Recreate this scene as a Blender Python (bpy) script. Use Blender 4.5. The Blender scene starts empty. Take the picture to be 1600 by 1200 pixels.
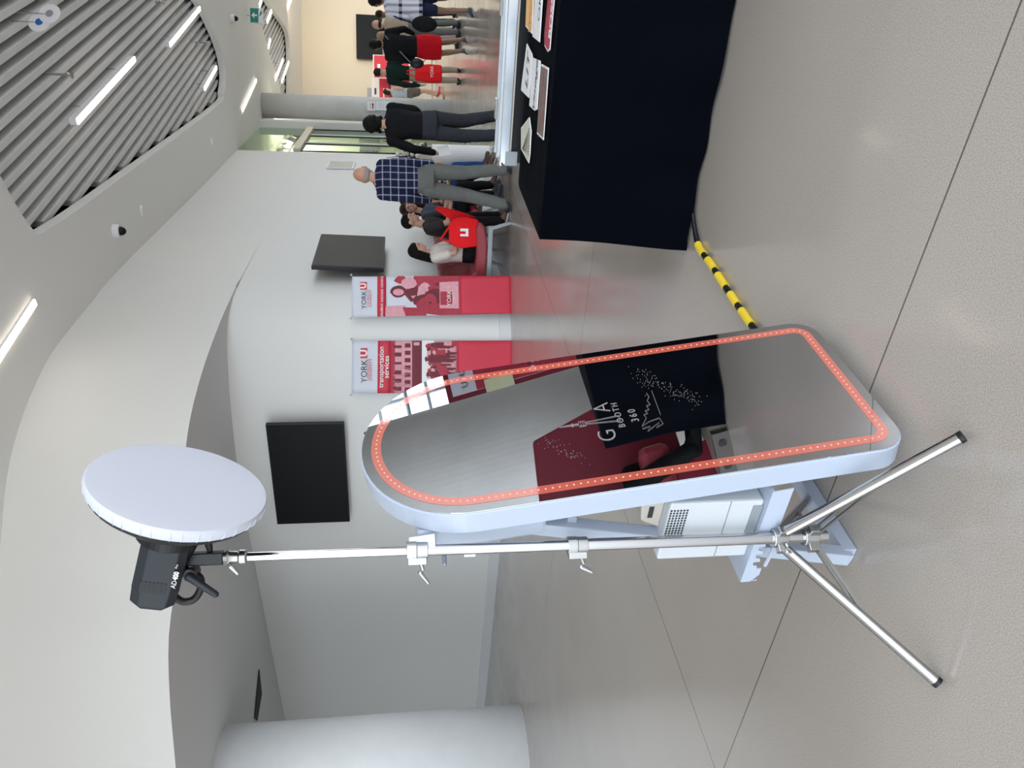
import bpy, bmesh, math, random
from mathutils import Vector as V, Matrix
random.seed(7)
sc = bpy.context.scene
# ------------------------------------------------------------------ camera
CH = 1.2; FP = 1205.0; TH = math.atan(.13992); RO = .013
f0 = V((0, math.cos(TH), -math.sin(TH))); u0 = V((0, math.sin(TH), math.cos(TH))); r0 = V((1, 0, 0))
RV = math.cos(RO)*r0 - math.sin(RO)*u0; UV = math.sin(RO)*r0 + math.cos(RO)*u0
CAM = V((0, 0, CH))
cd = bpy.data.cameras.new('camera'); cam = bpy.data.objects.new('camera', cd); sc.collection.objects.link(cam)
cd.sensor_fit = 'HORIZONTAL'; cd.sensor_width = 36; cd.lens = FP*36/1600; cd.clip_start = .05; cd.clip_end = 200
mw = Matrix.Identity(4)
for i, a in enumerate((-UV, RV, -f0)):          # the photograph lies on its side: image right is down
    for j in range(3): mw[j][i] = a[j]
mw.translation = CAM; cam.matrix_world = mw; sc.camera = cam
sc.view_settings.view_transform = 'Standard'; sc.view_settings.look = 'None'
sc.view_settings.gamma = 1; sc.view_settings.exposure = 0.14; sc.view_settings.use_curve_mapping = False
# ------------------------------------------------------------------ sky
w = bpy.data.worlds.new('sky'); sc.world = w; w.use_nodes = True
nt = w.node_tree; bg = nt.nodes['Background']
tc = nt.nodes.new('ShaderNodeTexCoord'); sx = nt.nodes.new('ShaderNodeSeparateXYZ'); rp = nt.nodes.new('ShaderNodeValToRGB')
nt.links.new(tc.outputs['Generated'], sx.inputs[0]); nt.links.new(sx.outputs['Z'], rp.inputs[0]); nt.links.new(rp.outputs[0], bg.inputs[0])
rp.color_ramp.elements[0].position = 0.0; rp.color_ramp.elements[0].color = (.42, .42, .42, 1)
rp.color_ramp.elements[1].position = .06; rp.color_ramp.elements[1].color = (.84, .93, 1, 1)
bg.inputs[1].default_value = 3.5
def area(name, loc, tgt, sx_, sy_, power, col):
    l = bpy.data.lights.new(name, 'AREA'); l.shape = 'RECTANGLE'; l.size = sx_; l.size_y = sy_; l.energy = power; l.color = col
    o = bpy.data.objects.new(name, l); sc.collection.objects.link(o); o.location = loc
    o.rotation_euler = (V(tgt)-V(loc)).to_track_quat('-Z', 'Y').to_euler(); return o
area('rear_daylight_fill', (-2, -5.5, 3.0), (0, 9, 1.5), 14, 5, 160, (.86, .93, 1))  # fill light added behind the camera for assumed daylight; no windows built there
area('vestibule_fill', (6.95, 21.45, 4.38), (6.95, 21.45, 0), .5, 2.5, 110, (1, .93, .80))  # fill light added to brighten the room beyond the glass
area('hall_fill', (12.0, 23.5, 4.42), (12.2, 26, 0), 2, 3, 190, (1, .80, .56))  # warm fill added for the far hall, besides its linear lights
# ------------------------------------------------------------------ pixel helpers (photo pixel -> point of the place)
def ray(x, y): return f0 + (600-y)/FP*RV + (800-x)/FP*UV
def fl(x, y, z=0.0):
    d = ray(x, y); return CAM + d*((z-CH)/d.z)
def at(x, y, Y):
    d = ray(x, y); return CAM + d*(Y/d.y)
def onplane(x, y, p, n):
    d = ray(x, y); return CAM + d*((p-CAM).dot(n)/d.dot(n))
# ------------------------------------------------------------------ materials
def mat(name, col, rough=.5, metal=0, spec=.5, var=.06, vs=6., bump=0., bs=60., coat=0., sheen=0., emis=None, es=0., sub=0):
    m = bpy.data.materials.new(name); m.use_nodes = True; n = m.node_tree; b = n.nodes['Principled BSDF']
    b.inputs['Roughness'].default_value = rough; b.inputs['Metallic'].default_value = metal
    b.inputs['Specular IOR Level'].default_value = spec; b.inputs['Coat Weight'].default_value = coat
    b.inputs['Sheen Weight'].default_value = sheen
    t = n.nodes.new('ShaderNodeTexCoord'); z = n.nodes.new('ShaderNodeTexNoise'); z.inputs['Scale'].default_value = vs; z.inputs['Detail'].default_value = 4
    n.links.new(t.outputs['Object'], z.inputs['Vector'])
    x = n.nodes.new('ShaderNodeMix'); x.data_type = 'RGBA'
    x.inputs[6].default_value = (*[c*(1-var) for c in col], 1); x.inputs[7].default_value = (*[min(1, c*(1+var)) for c in col], 1)
    n.links.new(z.outputs['Fac'], x.inputs[0]); n.links.new(x.outputs[2], b.inputs['Base Color'])
    if bump:
        z2 = n.nodes.new('ShaderNodeTexNoise'); z2.inputs['Scale'].default_value = bs; z2.inputs['Detail'].default_value = 3
        n.links.new(t.outputs['Object'], z2.inputs['Vector'])
        bp = n.nodes.new('ShaderNodeBump'); bp.inputs['Strength'].default_value = bump; bp.inputs['Distance'].default_value = .02
        n.links.new(z2.outputs['Fac'], bp.inputs['Height']); n.links.new(bp.outputs[0], b.inputs['Normal'])
    if emis: b.inputs['Emission Color'].default_value = (*emis, 1); b.inputs['Emission Strength'].default_value = es
    return m
def nodes(m): return m.node_tree, m.node_tree.nodes['Principled BSDF']
M = {}
M['wall'] = mat('white_paint', (.775, .78, .77), .55, var=.015, vs=1.5)
M['bulk'] = mat('white_bulkhead_paint', (.785, .785, .765), .55, var=.015, vs=1.5)
M['ceil'] = mat('ceiling_paint', (.87, .87, .85), .7, var=.015, vs=1.5)
M['cream'] = mat('cream_paint', (.74, .68, .56), .6, var=.02, vs=1)
M['slat'] = mat('grey_baffle', (.80, .81, .81), .5, var=.05)
M['dark'] = mat('dark_void', (.03, .03, .032), .8)
M['black'] = mat('black_plastic', (.007, .0075, .009), .4, spec=.35)
M['strobe'] = mat('blue_black_casing', (.018, .022, .029), .45, spec=.35)
M['tv'] = mat('tv_screen', (.006, .0065, .007), .35, spec=.2)
M['chrome'] = mat('polished_steel', (.52, .52, .53), .11, 1, var=.02)
M['caststeel'] = mat('cast_steel', (.46, .46, .46), .28, 1, var=.1, vs=30)
M['alu'] = mat('brushed_aluminium', (.62, .68, .75), .3, 1, var=.06, vs=30)
M['white'] = mat('white_enamel', (.43, .485, .59), .32, spec=.5, var=.015)
M['printer'] = mat('printer_grey', (.55, .58, .62), .5, var=.02)
M['beige'] = mat('beige_plastic', (.52, .47, .42), .45)
M['brown'] = mat('brown_tray', (.10, .085, .075), .4)
M['cloth'] = mat('black_tablecloth', (.0012, .0018, .004), .9, spec=.04, bump=.35, bs=7, var=.3, vs=3)
M['diff'] = mat('white_diffusion_cloth', (.60, .62, .71), .9, var=.01)
M['paper'] = mat('white_print', (.82, .82, .85), .6)
M['chairred'] = mat('maroon_vinyl', (.30, .035, .05), .42)
M['maroon'] = mat('deep_maroon_vinyl', (.20, .012, .03), .4)
M['greymetal'] = mat('grey_metal', (.30, .33, .36), .45, .3)
M['tapeY'] = mat('yellow_tape', (.85, .62, .04), .4)
M['green'] = mat('exit_green', (.0, .13, .09), .5, emis=(.0, .13, .09), es=.3)
M['lamp'] = mat('lamp_diffuser', (.9, .9, .85), .5, emis=(1, .90, .74), es=5.5)
M['led'] = None
M['txtw'] = mat('white_lettering', (.85, .85, .85), .6)
M['txtd'] = mat('dark_lettering', (.05, .05, .06), .6)
M['bred'] = mat('banner_red', (.62, .035, .07), .55, var=.05, bump=.2, bs=5)
M['bwhite'] = mat('banner_white', (.68, .70, .80), .55, bump=.2, bs=5)
M['dred'] = mat('dark_red_print', (.16, .015, .03), .6, var=.3, vs=40)
M['pink'] = mat('pink_print', (.75, .36, .42), .6, var=.25, vs=30)
M['mred'] = mat('mid_red_print', (.42, .03, .06), .6, var=.35, vs=30)
M['skin'] = mat('skin_light', (.56, .33, .24), .5, var=.08)
M['skinpink'] = mat('skin_bald', (.58, .30, .20), .5, var=.1, vs=12)
M['skindark'] = mat('skin_brown', (.22, .11, .065), .5, var=.08)
M['hairblack'] = mat('black_hair', (.008, .007, .007), .55, spec=.12, bump=1, bs=50)
M['hairgrey'] = mat('grey_stubble', (.32, .32, .32), .8, bump=.6, bs=80)
M['hairblonde'] = mat('blonde_hair', (.32, .22, .12), .5, bump=.8, bs=50)
M['hairbrown'] = mat('brown_hair', (.03, .018, .012), .5, spec=.12, bump=.8, bs=50)
def fab(name, col, **k):
    k.setdefault('bump', .35); k.setdefault('bs', 16); return mat(name, col, .85, spec=.2, var=.12, vs=14, **k)
M['f_black'] = fab('black_knit', (.006, .006, .008)); M['f_cargo'] = fab('charcoal_cotton', (.030, .034, .042))
M['f_grey'] = fab('grey_cotton', (.13, .135, .13)); M['f_red'] = fab('red_cloth', (.55, .005, .015))
M['f_tan'] = fab('tan_shirt', (.36, .30, .22)); M['f_green'] = fab('dark_green_knit', (.006, .02, .016))
M['f_navy'] = fab('navy_cotton', (.012, .016, .05)); M['f_jean'] = fab('blue_denim', (.02, .06, .20))
M['f_white'] = fab('white_cotton', (.68, .62, .57)); M['f_dgrey'] = fab('dark_grey_tee', (.035, .03, .03))
M['f_bgrey'] = fab('blue_grey_tee', (.07, .085, .12)); M['f_lblue'] = fab('pale_blue_top', (.42, .50, .60))
M['f_pink'] = fab('pale_pink_top', (.75, .55, .52)); M['tote'] = fab('red_tote', (.78, .015, .02))
M['shoe'] = mat('dark_trainer', (.03, .035, .04), .6, var=.7, vs=40, bump=.4); M['shoebrown'] = mat('brown_leather', (.10, .06, .045), .5)
M['shoewhite'] = mat('white_trainer', (.7, .69, .66), .6); M['shoegrey'] = mat('slate_shoe', (.07, .085, .10), .6)
M['shoered'] = mat('red_trainer', (.5, .03, .05), .6)
# plaid shirt
def grid_mat(name, base, line, scale, wid, axes=('X', 'Z'), rough=.85):
    m = bpy.data.materials.new(name); m.use_nodes = True; n, b = nodes(m); b.inputs['Roughness'].default_value = rough; b.inputs['Specular IOR Level'].default_value = .2
    t = n.nodes.new('ShaderNodeTexCoord'); s = n.nodes.new('ShaderNodeSeparateXYZ'); n.links.new(t.outputs['Object'], s.inputs[0]); last = None
    for i, a in enumerate(axes):
        mu = n.nodes.new('ShaderNodeMath'); mu.operation = 'MULTIPLY'; mu.inputs[1].default_value = scale[i]; n.links.new(s.outputs[a], mu.inputs[0])
        ad = n.nodes.new('ShaderNodeMath'); ad.operation = 'ADD'; ad.inputs[1].default_value = 50.3; n.links.new(mu.outputs[0], ad.inputs[0])
        fr = n.nodes.new('ShaderNodeMath'); fr.operation = 'FRACT'; n.links.new(ad.outputs[0], fr.inputs[0])
        lt = n.nodes.new('ShaderNodeMath'); lt.operation = 'LESS_THAN'; lt.inputs[1].default_value = wid[i]; n.links.new(fr.outputs[0], lt.inputs[0])
        if last:
            q = n.nodes.new('ShaderNodeMath'); q.operation = 'ADD'; n.links.new(last.outputs[0], q.inputs[0]); n.links.new(lt.outputs[0], q.inputs[1]); last = q
        else: last = lt
    h = n.nodes.new('ShaderNodeMath'); h.operation = 'MULTIPLY'; h.inputs[1].default_value = .5 if len(axes) > 1 else 1; n.links.new(last.outputs[0], h.inputs[0])
    x = n.nodes.new('ShaderNodeMix'); x.data_type = 'RGBA'; x.inputs[6].default_value = (*base, 1); x.inputs[7].default_value = (*line, 1)
    n.links.new(h.outputs[0], x.inputs[0]); n.links.new(x.outputs[2], b.inputs['Base Color']); return m
M['plaid'] = grid_mat('navy_plaid', (.010, .014, .045), (.40, .42, .55), (13, 12), (.16, .16))
M['stripe'] = grid_mat('striped_print', (.66, .66, .76), (.015, .015, .03), (11, 3.2), (.42, .16))
M['pattern'] = mat('patterned_shorts', (.12, .10, .09), .8, var=.9, vs=60)
# concrete
def concrete(name, a, b_, sc_=1.6):
    m = bpy.data.materials.new(name); m.use_nodes = True; n, b = nodes(m); b.inputs['Roughness'].default_value = .6
    t = n.nodes.new('ShaderNodeTexCoord'); r = n.nodes.new('ShaderNodeValToRGB'); z = n.nodes.new('ShaderNodeTexNoise')
    z.inputs['Scale'].default_value = sc_; z.inputs['Detail'].default_value = 9; z.inputs['Roughness'].default_value = .62
    n.links.new(t.outputs['Object'], z.inputs['Vector']); n.links.new(z.outputs['Fac'], r.inputs[0]); n.links.new(r.outputs[0], b.inputs['Base Color'])
    r.color_ramp.elements[0].position = .3; r.color_ramp.elements[0].color = (*a, 1); r.color_ramp.elements[1].position = .7; r.color_ramp.elements[1].color = (*b_, 1)
    return m
M['conc'] = concrete('pale_concrete', (.78, .81, .83), (.88, .90, .92))
M['conc2'] = concrete('grey_concrete', (.50, .51, .50), (.62, .62, .61))
# polished floor
mfl = bpy.data.materials.new('polished_concrete_floor'); mfl.use_nodes = True; n, b = nodes(mfl); M['floor'] = mfl
t = n.nodes.new('ShaderNodeTexCoord')
def noise(s, d, ro=.5):
    z = n.nodes.new('ShaderNodeTexNoise'); z.inputs['Scale'].default_value = s; z.inputs['Detail'].default_value = d; z.inputs['Roughness'].default_value = ro
    n.links.new(t.outputs['Object'], z.inputs['Vector']); return z
def ramp(src, p0, c0, p1, c1):
    r = n.nodes.new('ShaderNodeValToRGB'); n.links.new(src, r.inputs[0]); r.color_ramp.elements[0].position = p0; r.color_ramp.elements[0].color = (*c0, 1)
    r.color_ramp.elements[1].position = p1; r.color_ramp.elements[1].color = (*c1, 1); return r
def mixc(mode, f, a, b__):
    x = n.nodes.new('ShaderNodeMix'); x.data_type = 'RGBA'; x.blend_type = mode; x.inputs[0].default_value = f; n.links.new(a, x.inputs[6]); n.links.new(b__, x.inputs[7]); return x
big = ramp(noise(.55, 5).outputs['Fac'], .3, (.395, .350, .315), .7, (.455, .408, .370))
speck = ramp(noise(330, 2, .6).outputs['Fac'], .36, (.74, .74, .74), .64, (1.15, 1.15, 1.14))
vor = n.nodes.new('ShaderNodeTexVoronoi'); vor.inputs['Scale'].default_value = 75; n.links.new(t.outputs['Object'], vor.inputs['Vector'])
dots = ramp(vor.outputs['Distance'], .10, (.55, .55, .55), .20, (1, 1, 1))
c1 = mixc('MULTIPLY', 1, big.outputs[0], speck.outputs[0]); c2 = mixc('MULTIPLY', .22, c1.outputs[2], dots.outputs[0])
last = c2.outputs[2]
geo = n.nodes.new('ShaderNodeNewGeometry'); sep = n.nodes.new('ShaderNodeSeparateXYZ'); n.links.new(geo.outputs['Position'], sep.inputs[0])
def mth(op, a, b_=None, c=None):
    q = n.nodes.new('ShaderNodeMath'); q.operation = op
    for i, v in enumerate((a, b_, c)):
        if v is None: continue
        if isinstance(v, (int, float)): q.inputs[i].default_value = v
        else: n.links.new(v, q.inputs[i])
    return q.outputs[0]
def joints(nx, ny, off, per):
    d = mth('ADD', mth('MULTIPLY', sep.outputs['X'], nx), mth('MULTIPLY', sep.outputs['Y'], ny))
    d = mth('FRACT', mth('DIVIDE', mth('ADD', d, per*20.5-off), per)); return mth('LESS_THAN', mth('ABSOLUTE', mth('SUBTRACT', d, .5)), .0028/per)
j = mth('MAXIMUM', joints(.555, .832, 1.529, 2.909), joints(-.832, .555, 2.895, 4.665))
x = n.nodes.new('ShaderNodeMix'); x.data_type = 'RGBA'; n.links.new(j, x.inputs[0]); n.links.new(last, x.inputs[6]); x.inputs[7].default_value = (.12, .105, .09, 1)
n.links.new(x.outputs[2], b.inputs['Base Color'])
rr = ramp(noise(1.1, 6).outputs['Fac'], .3, (.17, .17, .17), .7, (.27, .27, .27)); n.links.new(rr.outputs[0], b.inputs['Roughness'])
b.inputs['Specular IOR Level'].default_value = .5; b.inputs['Coat Weight'].default_value = .35; b.inputs['Coat Roughness'].default_value = .09
# mirror glass, led band
mm = bpy.data.materials.new('mirror_glass'); mm.use_nodes = True; n, b = nodes(mm); M['mirror'] = mm
b.inputs['Base Color'].default_value = (.66, .68, .71, 1); b.inputs['Metallic'].default_value = 1; b.inputs['Roughness'].default_value = .0
ml = bpy.data.materials.new('led_band_glass'); ml.use_nodes = True; n, b = nodes(ml); M['led'] = ml
b.inputs['Base Color'].default_value = (.42, .34, .34, 1); b.inputs['Metallic'].default_value = 1; b.inputs['Roughness'].default_value = .04
b.inputs['Emission Color'].default_value = (1, .24, .17, 1)
t = n.nodes.new('ShaderNodeTexCoord'); nz = n.nodes.new('ShaderNodeTexNoise'); nz.inputs['Scale'].default_value = 4
n.links.new(t.outputs['Object'], nz.inputs['Vector']); mr_ = n.nodes.new('ShaderNodeMapRange'); n.links.new(nz.outputs['Fac'], mr_.inputs[0]); mr_.inputs[3].default_value = .46; mr_.inputs[4].default_value = .54
n.links.new(mr_.outputs[0], b.inputs['Emission Strength'])
M['leddot'] = mat('led_diode', (.9, .4, .3), .4, emis=(1, .28, .19), es=.52)
M['etch'] = mat('etched_lettering', (.27, .25, .25), .6)
# glass pane
mg = bpy.data.materials.new('clear_glass'); mg.use_nodes = True; n = mg.node_tree; M['glass'] = mg
for q in list(n.nodes): n.nodes.remove(q)
o_ = n.nodes.new('ShaderNodeOutputMaterial'); a_ = n.nodes.new('ShaderNodeBsdfTransparent'); g_ = n.nodes.new('ShaderNodeBsdfGlossy'); g_.inputs['Roughness'].default_value = .02
mx_ = n.nodes.new('ShaderNodeMixShader'); fr_ = n.nodes.new('ShaderNodeFresnel'); fr_.inputs[0].default_value = 1.12
a_.inputs[0].default_value = (.86, .92, .88, 1)
mx_.inputs[0].default_value = .12; n.links.new(a_.outputs[0], mx_.inputs[1]); n.links.new(g_.outputs[0], mx_.inputs[2]); n.links.new(mx_.outputs[0], o_.inputs[0])
# ------------------------------------------------------------------ mesh tools
COL = sc.collection
WL = {}
def tag(o, label=None, cat=None, group=None, kind=None):
    if label: o['label'] = label
    if cat: o['category'] = cat
    if group: o['group'] = group
    if kind: o['kind'] = kind
    return o
def empty(name, loc, rz=0, **k):
    o = bpy.data.objects.new(name, None); COL.objects.link(o); o.location = loc; o.rotation_euler = (0, 0, rz); o.empty_display_size = .1
    WL[o.name] = V(loc); tag(o, **k); return o
class MB:
    def __init__(s): s.v = []; s.f = []; s.mi = []
    def add(s, vs, fs, mi=0):
        k = len(s.v); s.v += [V(q) for q in vs]; s.f += [tuple(k+i for i in q) for q in fs]; s.mi += [mi]*len(fs); return s
    def box(s, c, h, ax=None, mi=0):     # centre, half sizes, axes
        c = V(c); ax = ax or (V((1, 0, 0)), V((0, 1, 0)), V((0, 0, 1))); vs = []
        for i in (-1, 1):
            for j_ in (-1, 1):
                for k in (-1, 1): vs.append(c+ax[0]*h[0]*i+ax[1]*h[1]*j_+ax[2]*h[2]*k)
        return s.add(vs, [(0, 1, 3, 2), (4, 6, 7, 5), (0, 4, 5, 1), (2, 3, 7, 6), (0, 2, 6, 4), (1, 5, 7, 3)], mi)
    def prism(s, pts, off, mi=0):        # planar outline + offset vector
        n_ = len(pts); off = V(off); vs = [V(p) for p in pts]+[V(p)+off for p in pts]
        return s.add(vs, [tuple(range(n_))[::-1], tuple(range(n_, 2*n_))]+[(i, (i+1) % n_, n_+(i+1) % n_, n_+i) for i in range(n_)], mi)
    def rings(s, rs, cap=True, mi=0, closed=True):
        k = len(rs[0]); vs = [p for r in rs for p in r]; fs = []
        for a in range(len(rs)-1):
            for i in range(k if closed else k-1): fs.append((a*k+i, a*k+(i+1) % k, (a+1)*k+(i+1) % k, (a+1)*k+i))
        if cap: fs.append(tuple(range(k))[::-1]); fs.append(tuple(range((len(rs)-1)*k, len(rs)*k)))
        return s.add(vs, fs, mi)
    def tube(s, pts, r, n_=12, mi=0, cap=True):
        pts = [V(p) for p in pts]; rs = []; prev = None
        for i, p in enumerate(pts):
            d = (pts[min(i+1, len(pts)-1)]-pts[max(i-1, 0)]).normalized()
            a = prev if prev else (V((0, 0, 1)) if abs(d.z) < .9 else V((1, 0, 0)))
            a = (a-d*a.dot(d)).normalized(); prev = a; bb = d.cross(a); R_ = r[i] if isinstance(r, (list, tuple)) else r
            rs.append([p+a*math.cos(2*math.pi*q/n_)*R_+bb*math.sin(2*math.pi*q/n_)*R_ for q in range(n_)])
        return s.rings(rs, cap, mi)
    def cap(s, p0, p1, r0, r1, n_=12, mi=0):
        p0, p1 = V(p0), V(p1); d = (p1-p0); L = d.length; d = d/L if L > 1e-6 else V((0, 0, 1)); pts = []; rr_ = []
        for q in (85, 60, 30, 0): a = math.radians(q); pts.append(p0-d*r0*math.sin(a)); rr_.append(r0*math.cos(a))
        for q in (0, 30, 60, 85): a = math.radians(q); pts.append(p1+d*r1*math.sin(a)); rr_.append(r1*math.cos(a))
        a = V((0, 0, 1)) if abs(d.z) < .9 else V((1, 0, 0)); a = (a-d*a.dot(d)).normalized(); bb = d.cross(a)
        return s.rings([[p+a*math.cos(2*math.pi*q/n_)*r+bb*math.sin(2*math.pi*q/n_)*r for q in range(n_)] for p, r in zip(pts, rr_)], True, mi)
    def ell(s, c, r, ax=None, n_=14, m_=9, mi=0):
        c = V(c); ax = ax or (V((1, 0, 0)), V((0, 1, 0)), V((0, 0, 1))); rs = []
        for i in range(m_+1):
            a = math.pi*(.02+.96*i/m_)-math.pi/2
            rs.append([c+ax[2]*r[2]*math.sin(a)+ax[0]*r[0]*math.cos(a)*math.cos(2*math.pi*q/n_)+ax[1]*r[1]*math.cos(a)*math.sin(2*math.pi*q/n_) for q in range(n_)])
        return s.rings(rs, True, mi)
    def lathe(s, c, axis, prof, n_=32, mi=0, cap=True):   # prof: (t along axis, radius)
        c = V(c); d = V(axis).normalized(); a = V((0, 0, 1)) if abs(d.z) < .9 else V((1, 0, 0)); a = (a-d*a.dot(d)).normalized(); bb = d.cross(a)
        return s.rings([[c+d*t_+a*math.cos(2*math.pi*q/n_)*r+bb*math.sin(2*math.pi*q/n_)*r for q in range(n_)] for t_, r in prof], cap, mi)
    def build(s, name, m, parent=None, smooth=False, bevel=0, local=False, **k):
        me = bpy.data.meshes.new(name)
        if parent: org = V((0, 0, 0)) if local else WL[parent.name]
        else:
            xs = [q.x for q in s.v]; ys = [q.y for q in s.v]; zs = [q.z for q in s.v]; org = V(((min(xs)+max(xs))/2, (min(ys)+max(ys))/2, min(zs)))
        me.from_pydata([tuple(q-org) for q in s.v], [], s.f)
        for q in (m if isinstance(m, (list, tuple)) else [m]): me.materials.append(M[q] if isinstance(q, str) else q)
        for p, i in zip(me.polygons, s.mi): p.material_index = i; p.use_smooth = smooth
        bm = bmesh.new(); bm.from_mesh(me); bmesh.ops.recalc_face_normals(bm, faces=bm.faces); bm.to_mesh(me); bm.free()
        if smooth: me.set_sharp_from_angle(angle=math.radians(42))
        o = bpy.data.objects.new(name, me); COL.objects.link(o)
        if parent: o.parent = parent; WL[o.name] = V(org)
        else: o.location = org; WL[o.name] = org
        if bevel:
            bv = o.modifiers.new('bevel', 'BEVEL'); bv.width = bevel; bv.segments = 2; bv.limit_method = 'ANGLE'; bv.angle_limit = .7
        tag(o, **k); return o
def spline(pts, per=8, closed=False):
    P = [V((*p, 0)) if len(p) == 2 else V(p) for p in pts]; out = []; N = len(P)
    for i in range(N if closed else N-1):
        g = (lambda k: P[k % N]) if closed else (lambda k: P[max(0, min(N-1, k))])
        a, b_, c, d = g(i-1), g(i), g(i+1), g(i+2)
        for j_ in range(per):
            t_ = j_/per; out.append(.5*((2*b_)+(c-a)*t_+(2*a-5*b_+4*c-d)*t_*t_+(3*b_-a-3*c+d)*t_**3))
    if not closed: out.append(P[-1])
    return out
def text_geo(s, size, sx_=1.0, shear=0., bold=0., align='CENTER', sp=1.0):
    c = bpy.data.curves.new('t', 'FONT'); c.body = s; c.size = size; c.align_x = align; c.align_y = 'CENTER'; c.shear = shear; c.offset = bold; c.space_character = sp; c.resolution_u = 3
    o = bpy.data.objects.new('t', c); me = bpy.data.meshes.new_from_object(o)
    vs = [(v.co.x*sx_, v.co.y) for v in me.vertices]; fs = [tuple(p.vertices) for p in me.polygons]
    bpy.data.objects.remove(o); bpy.data.curves.remove(c); bpy.data.meshes.remove(me); return vs, fs
def put_text(mb, s, org, ux, uy, size, lift=V((0, 0, 0)), mi=0, **k):
    vs, fs = text_geo(s, size, **k); mb.add([V(org)+V(ux)*a+V(uy)*b_+lift for a, b_ in vs], fs, mi)
def copy_tree(o, parent=None):
    c = o.copy(); COL.objects.link(c)
    if parent: c.parent = parent
    WL[c.name] = WL.get(o.name, V((0, 0, 0)))
    for ch in [q for q in bpy.data.objects if q.parent == o]: copy_tree(ch, c)
    return c
Z = V((0, 0, 1)); SOF = 3.07; CZ = 4.5
# ------------------------------------------------------------------ setting
mb = MB(); mb.add([(-14, -8, 0), (22, -8, 0), (22, 36, 0), (-14, 36, 0)], [(0, 1, 2, 3)])
mb.build('floor', 'floor', kind='structure', label='polished speckled concrete floor with cut joints')
wc = spline([(-10, 16.2), (-7.6, 14.2), (-5.1, 12.2), (-2.25, 10.0), (-1.2, 9.22), (-.4, 8.80), (.2, 8.62), (.66, 8.62), (.96, 8.86), (1.22, 9.27), (1.5, 9.8), (2.05, 10.88), (3.4, 13.54), (4.83, 16.3)], 6)
mb = MB(); mb.rings([[V((p.x, p.y, 0)) for p in wc], [V((p.x, p.y, CZ+.3)) for p in wc]], False, closed=False)
mb.build('wall_back', 'wall', smooth=True, kind='structure', label='white curved plaster wall')
def wallY(x_):
    for a, b_ in zip(wc, wc[1:]):
        if a.x <= x_ <= b_.x: return a.y+(b_.y-a.y)*(x_-a.x)/max(1e-6, b_.x-a.x)
    return wc[-1].y
def offs(c, d):
    o = []
    for i, p in enumerate(c):
        t_ = (c[min(i+1, len(c)-1)]-c[max(i-1, 0)]); t_.z = 0; t_.normalize(); o.append(p+V((t_.y, -t_.x, 0))*d)
    return o
wf = offs(wc, .012)
mb = MB(); mb.rings([[V((p.x, p.y, 0)) for p in wf], [V((p.x, p.y, .13)) for p in wf], [V((p.x, p.y, .135)) for p in wc]], False, closed=False)
mb.build('baseboard_back', mat('baseboard_paint', (.70, .71, .73), .4, var=.01), kind='structure', label='flush white baseboard')
pre = [p for p in offs(wc, .004) if 1.52 < p.x < 2.1][::-1]
top = spline([(pre[-1].x, pre[-1].y), (.79, 8.55), (.235, 7.69), (-.49, 7.08), (-1.26, 6.86), (-2.8, 6.66), (-5.2, 6.55), (-10, 6.8)], 6)
bot = [p for p in offs(wc, .006) if 1.30 < p.x <= 1.52][::-1]+spline([(1.17, 9.12), (.62, 8.2), (.04, 7.42), (-.51, 6.97), (-1.52, 6.62), (-3.1, 6.57), (-10, 8.9)], 6)
def resamp(c, n_):
    L = [0]
    for a, b_ in zip(c, c[1:]): L.append(L[-1]+(b_-a).length)
    o = []
    for i in range(n_):
        s_ = L[-1]*i/(n_-1); k = max(j_ for j_ in range(len(L)) if L[j_] <= s_+1e-9); k = min(k, len(c)-2)
        o.append(c[k]+(c[k+1]-c[k])*((s_-L[k])/max(1e-9, L[k+1]-L[k])))
    return o
top_ = pre+resamp(top, 90)[1:]; bot_ = pre+resamp([pre[-1]]+bot, 90)[1:]
mb = MB(); mb.rings([[V((p.x, p.y, SOF)) for p in bot_], [V((p.x, p.y, CZ)) for p in top_]], False, closed=False)
mb.build('wall_upper', 'bulk', smooth=True, kind='structure', label='curved white bulkhead above the recess')
mb = MB()
bk = [p for p in bot_ if p.x <= 1.17]; wk = resamp([p for p in wc if p.x <= 1.17], len(bk))[::-1]
mb.rings([[V((p.x, p.y, SOF)) for p in bk], [V((p.x, p.y+.02, SOF)) for p in wk]], False, closed=False)
mb.build('ceiling_soffit', mat('soffit_paint', (.72, .72, .72), .7, var=.01), kind='structure', label='grey soffit of the recess')
op1 = spline([(1.47, 7.45), (1.54, 7.85), (2.635, 9.955), (5.14, 14.65), (5.6, 15.2), (6.05, 15.33), (6.36, 14.85), (6.44, 13.5), (6.1, 12.0), (5.3, 9.7), (4.4, 7.6), (3.4, 6.1), (2.4, 6.1), (1.836, 6.86)], 5, True)
op2 = spline([(9.25, 18.0), (9.1, 18.76), (8.83, 19.15), (8.55, 20.28), (8.45, 21.46), (8.15, 22.35), (7.7, 23.2), (7.7, 23.9), (8.78, 24.0), (9.98, 24.1), (10.45, 23.95), (10.56, 23.4), (10.08, 21.4), (9.8, 20.2), (9.6, 18.8)], 5, True)
FY = 27.0
cu = bpy.data.curves.new('c', 'CURVE'); cu.dimensions = '2D'; cu.fill_mode = 'BOTH'; cu.extrude = .06
for pts in ([V((-11, -3, 0)), V((8.2, -3, 0)), V((8.2, 14, 0)), V((14.5, 20, 0)), V((22, FY+.1, 0)), V((-11, FY+.1, 0))], op1, op2):
    sp = cu.splines.new('POLY'); sp.points.add(len(pts)-1); sp.use_cyclic_u = True
    for q, p in zip(sp.points, pts): q.co = (p.x, p.y, 0, 1)
oc = bpy.data.objects.new('c', cu); me = bpy.data.meshes.new_from_object(oc); bpy.data.objects.remove(oc)
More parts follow.
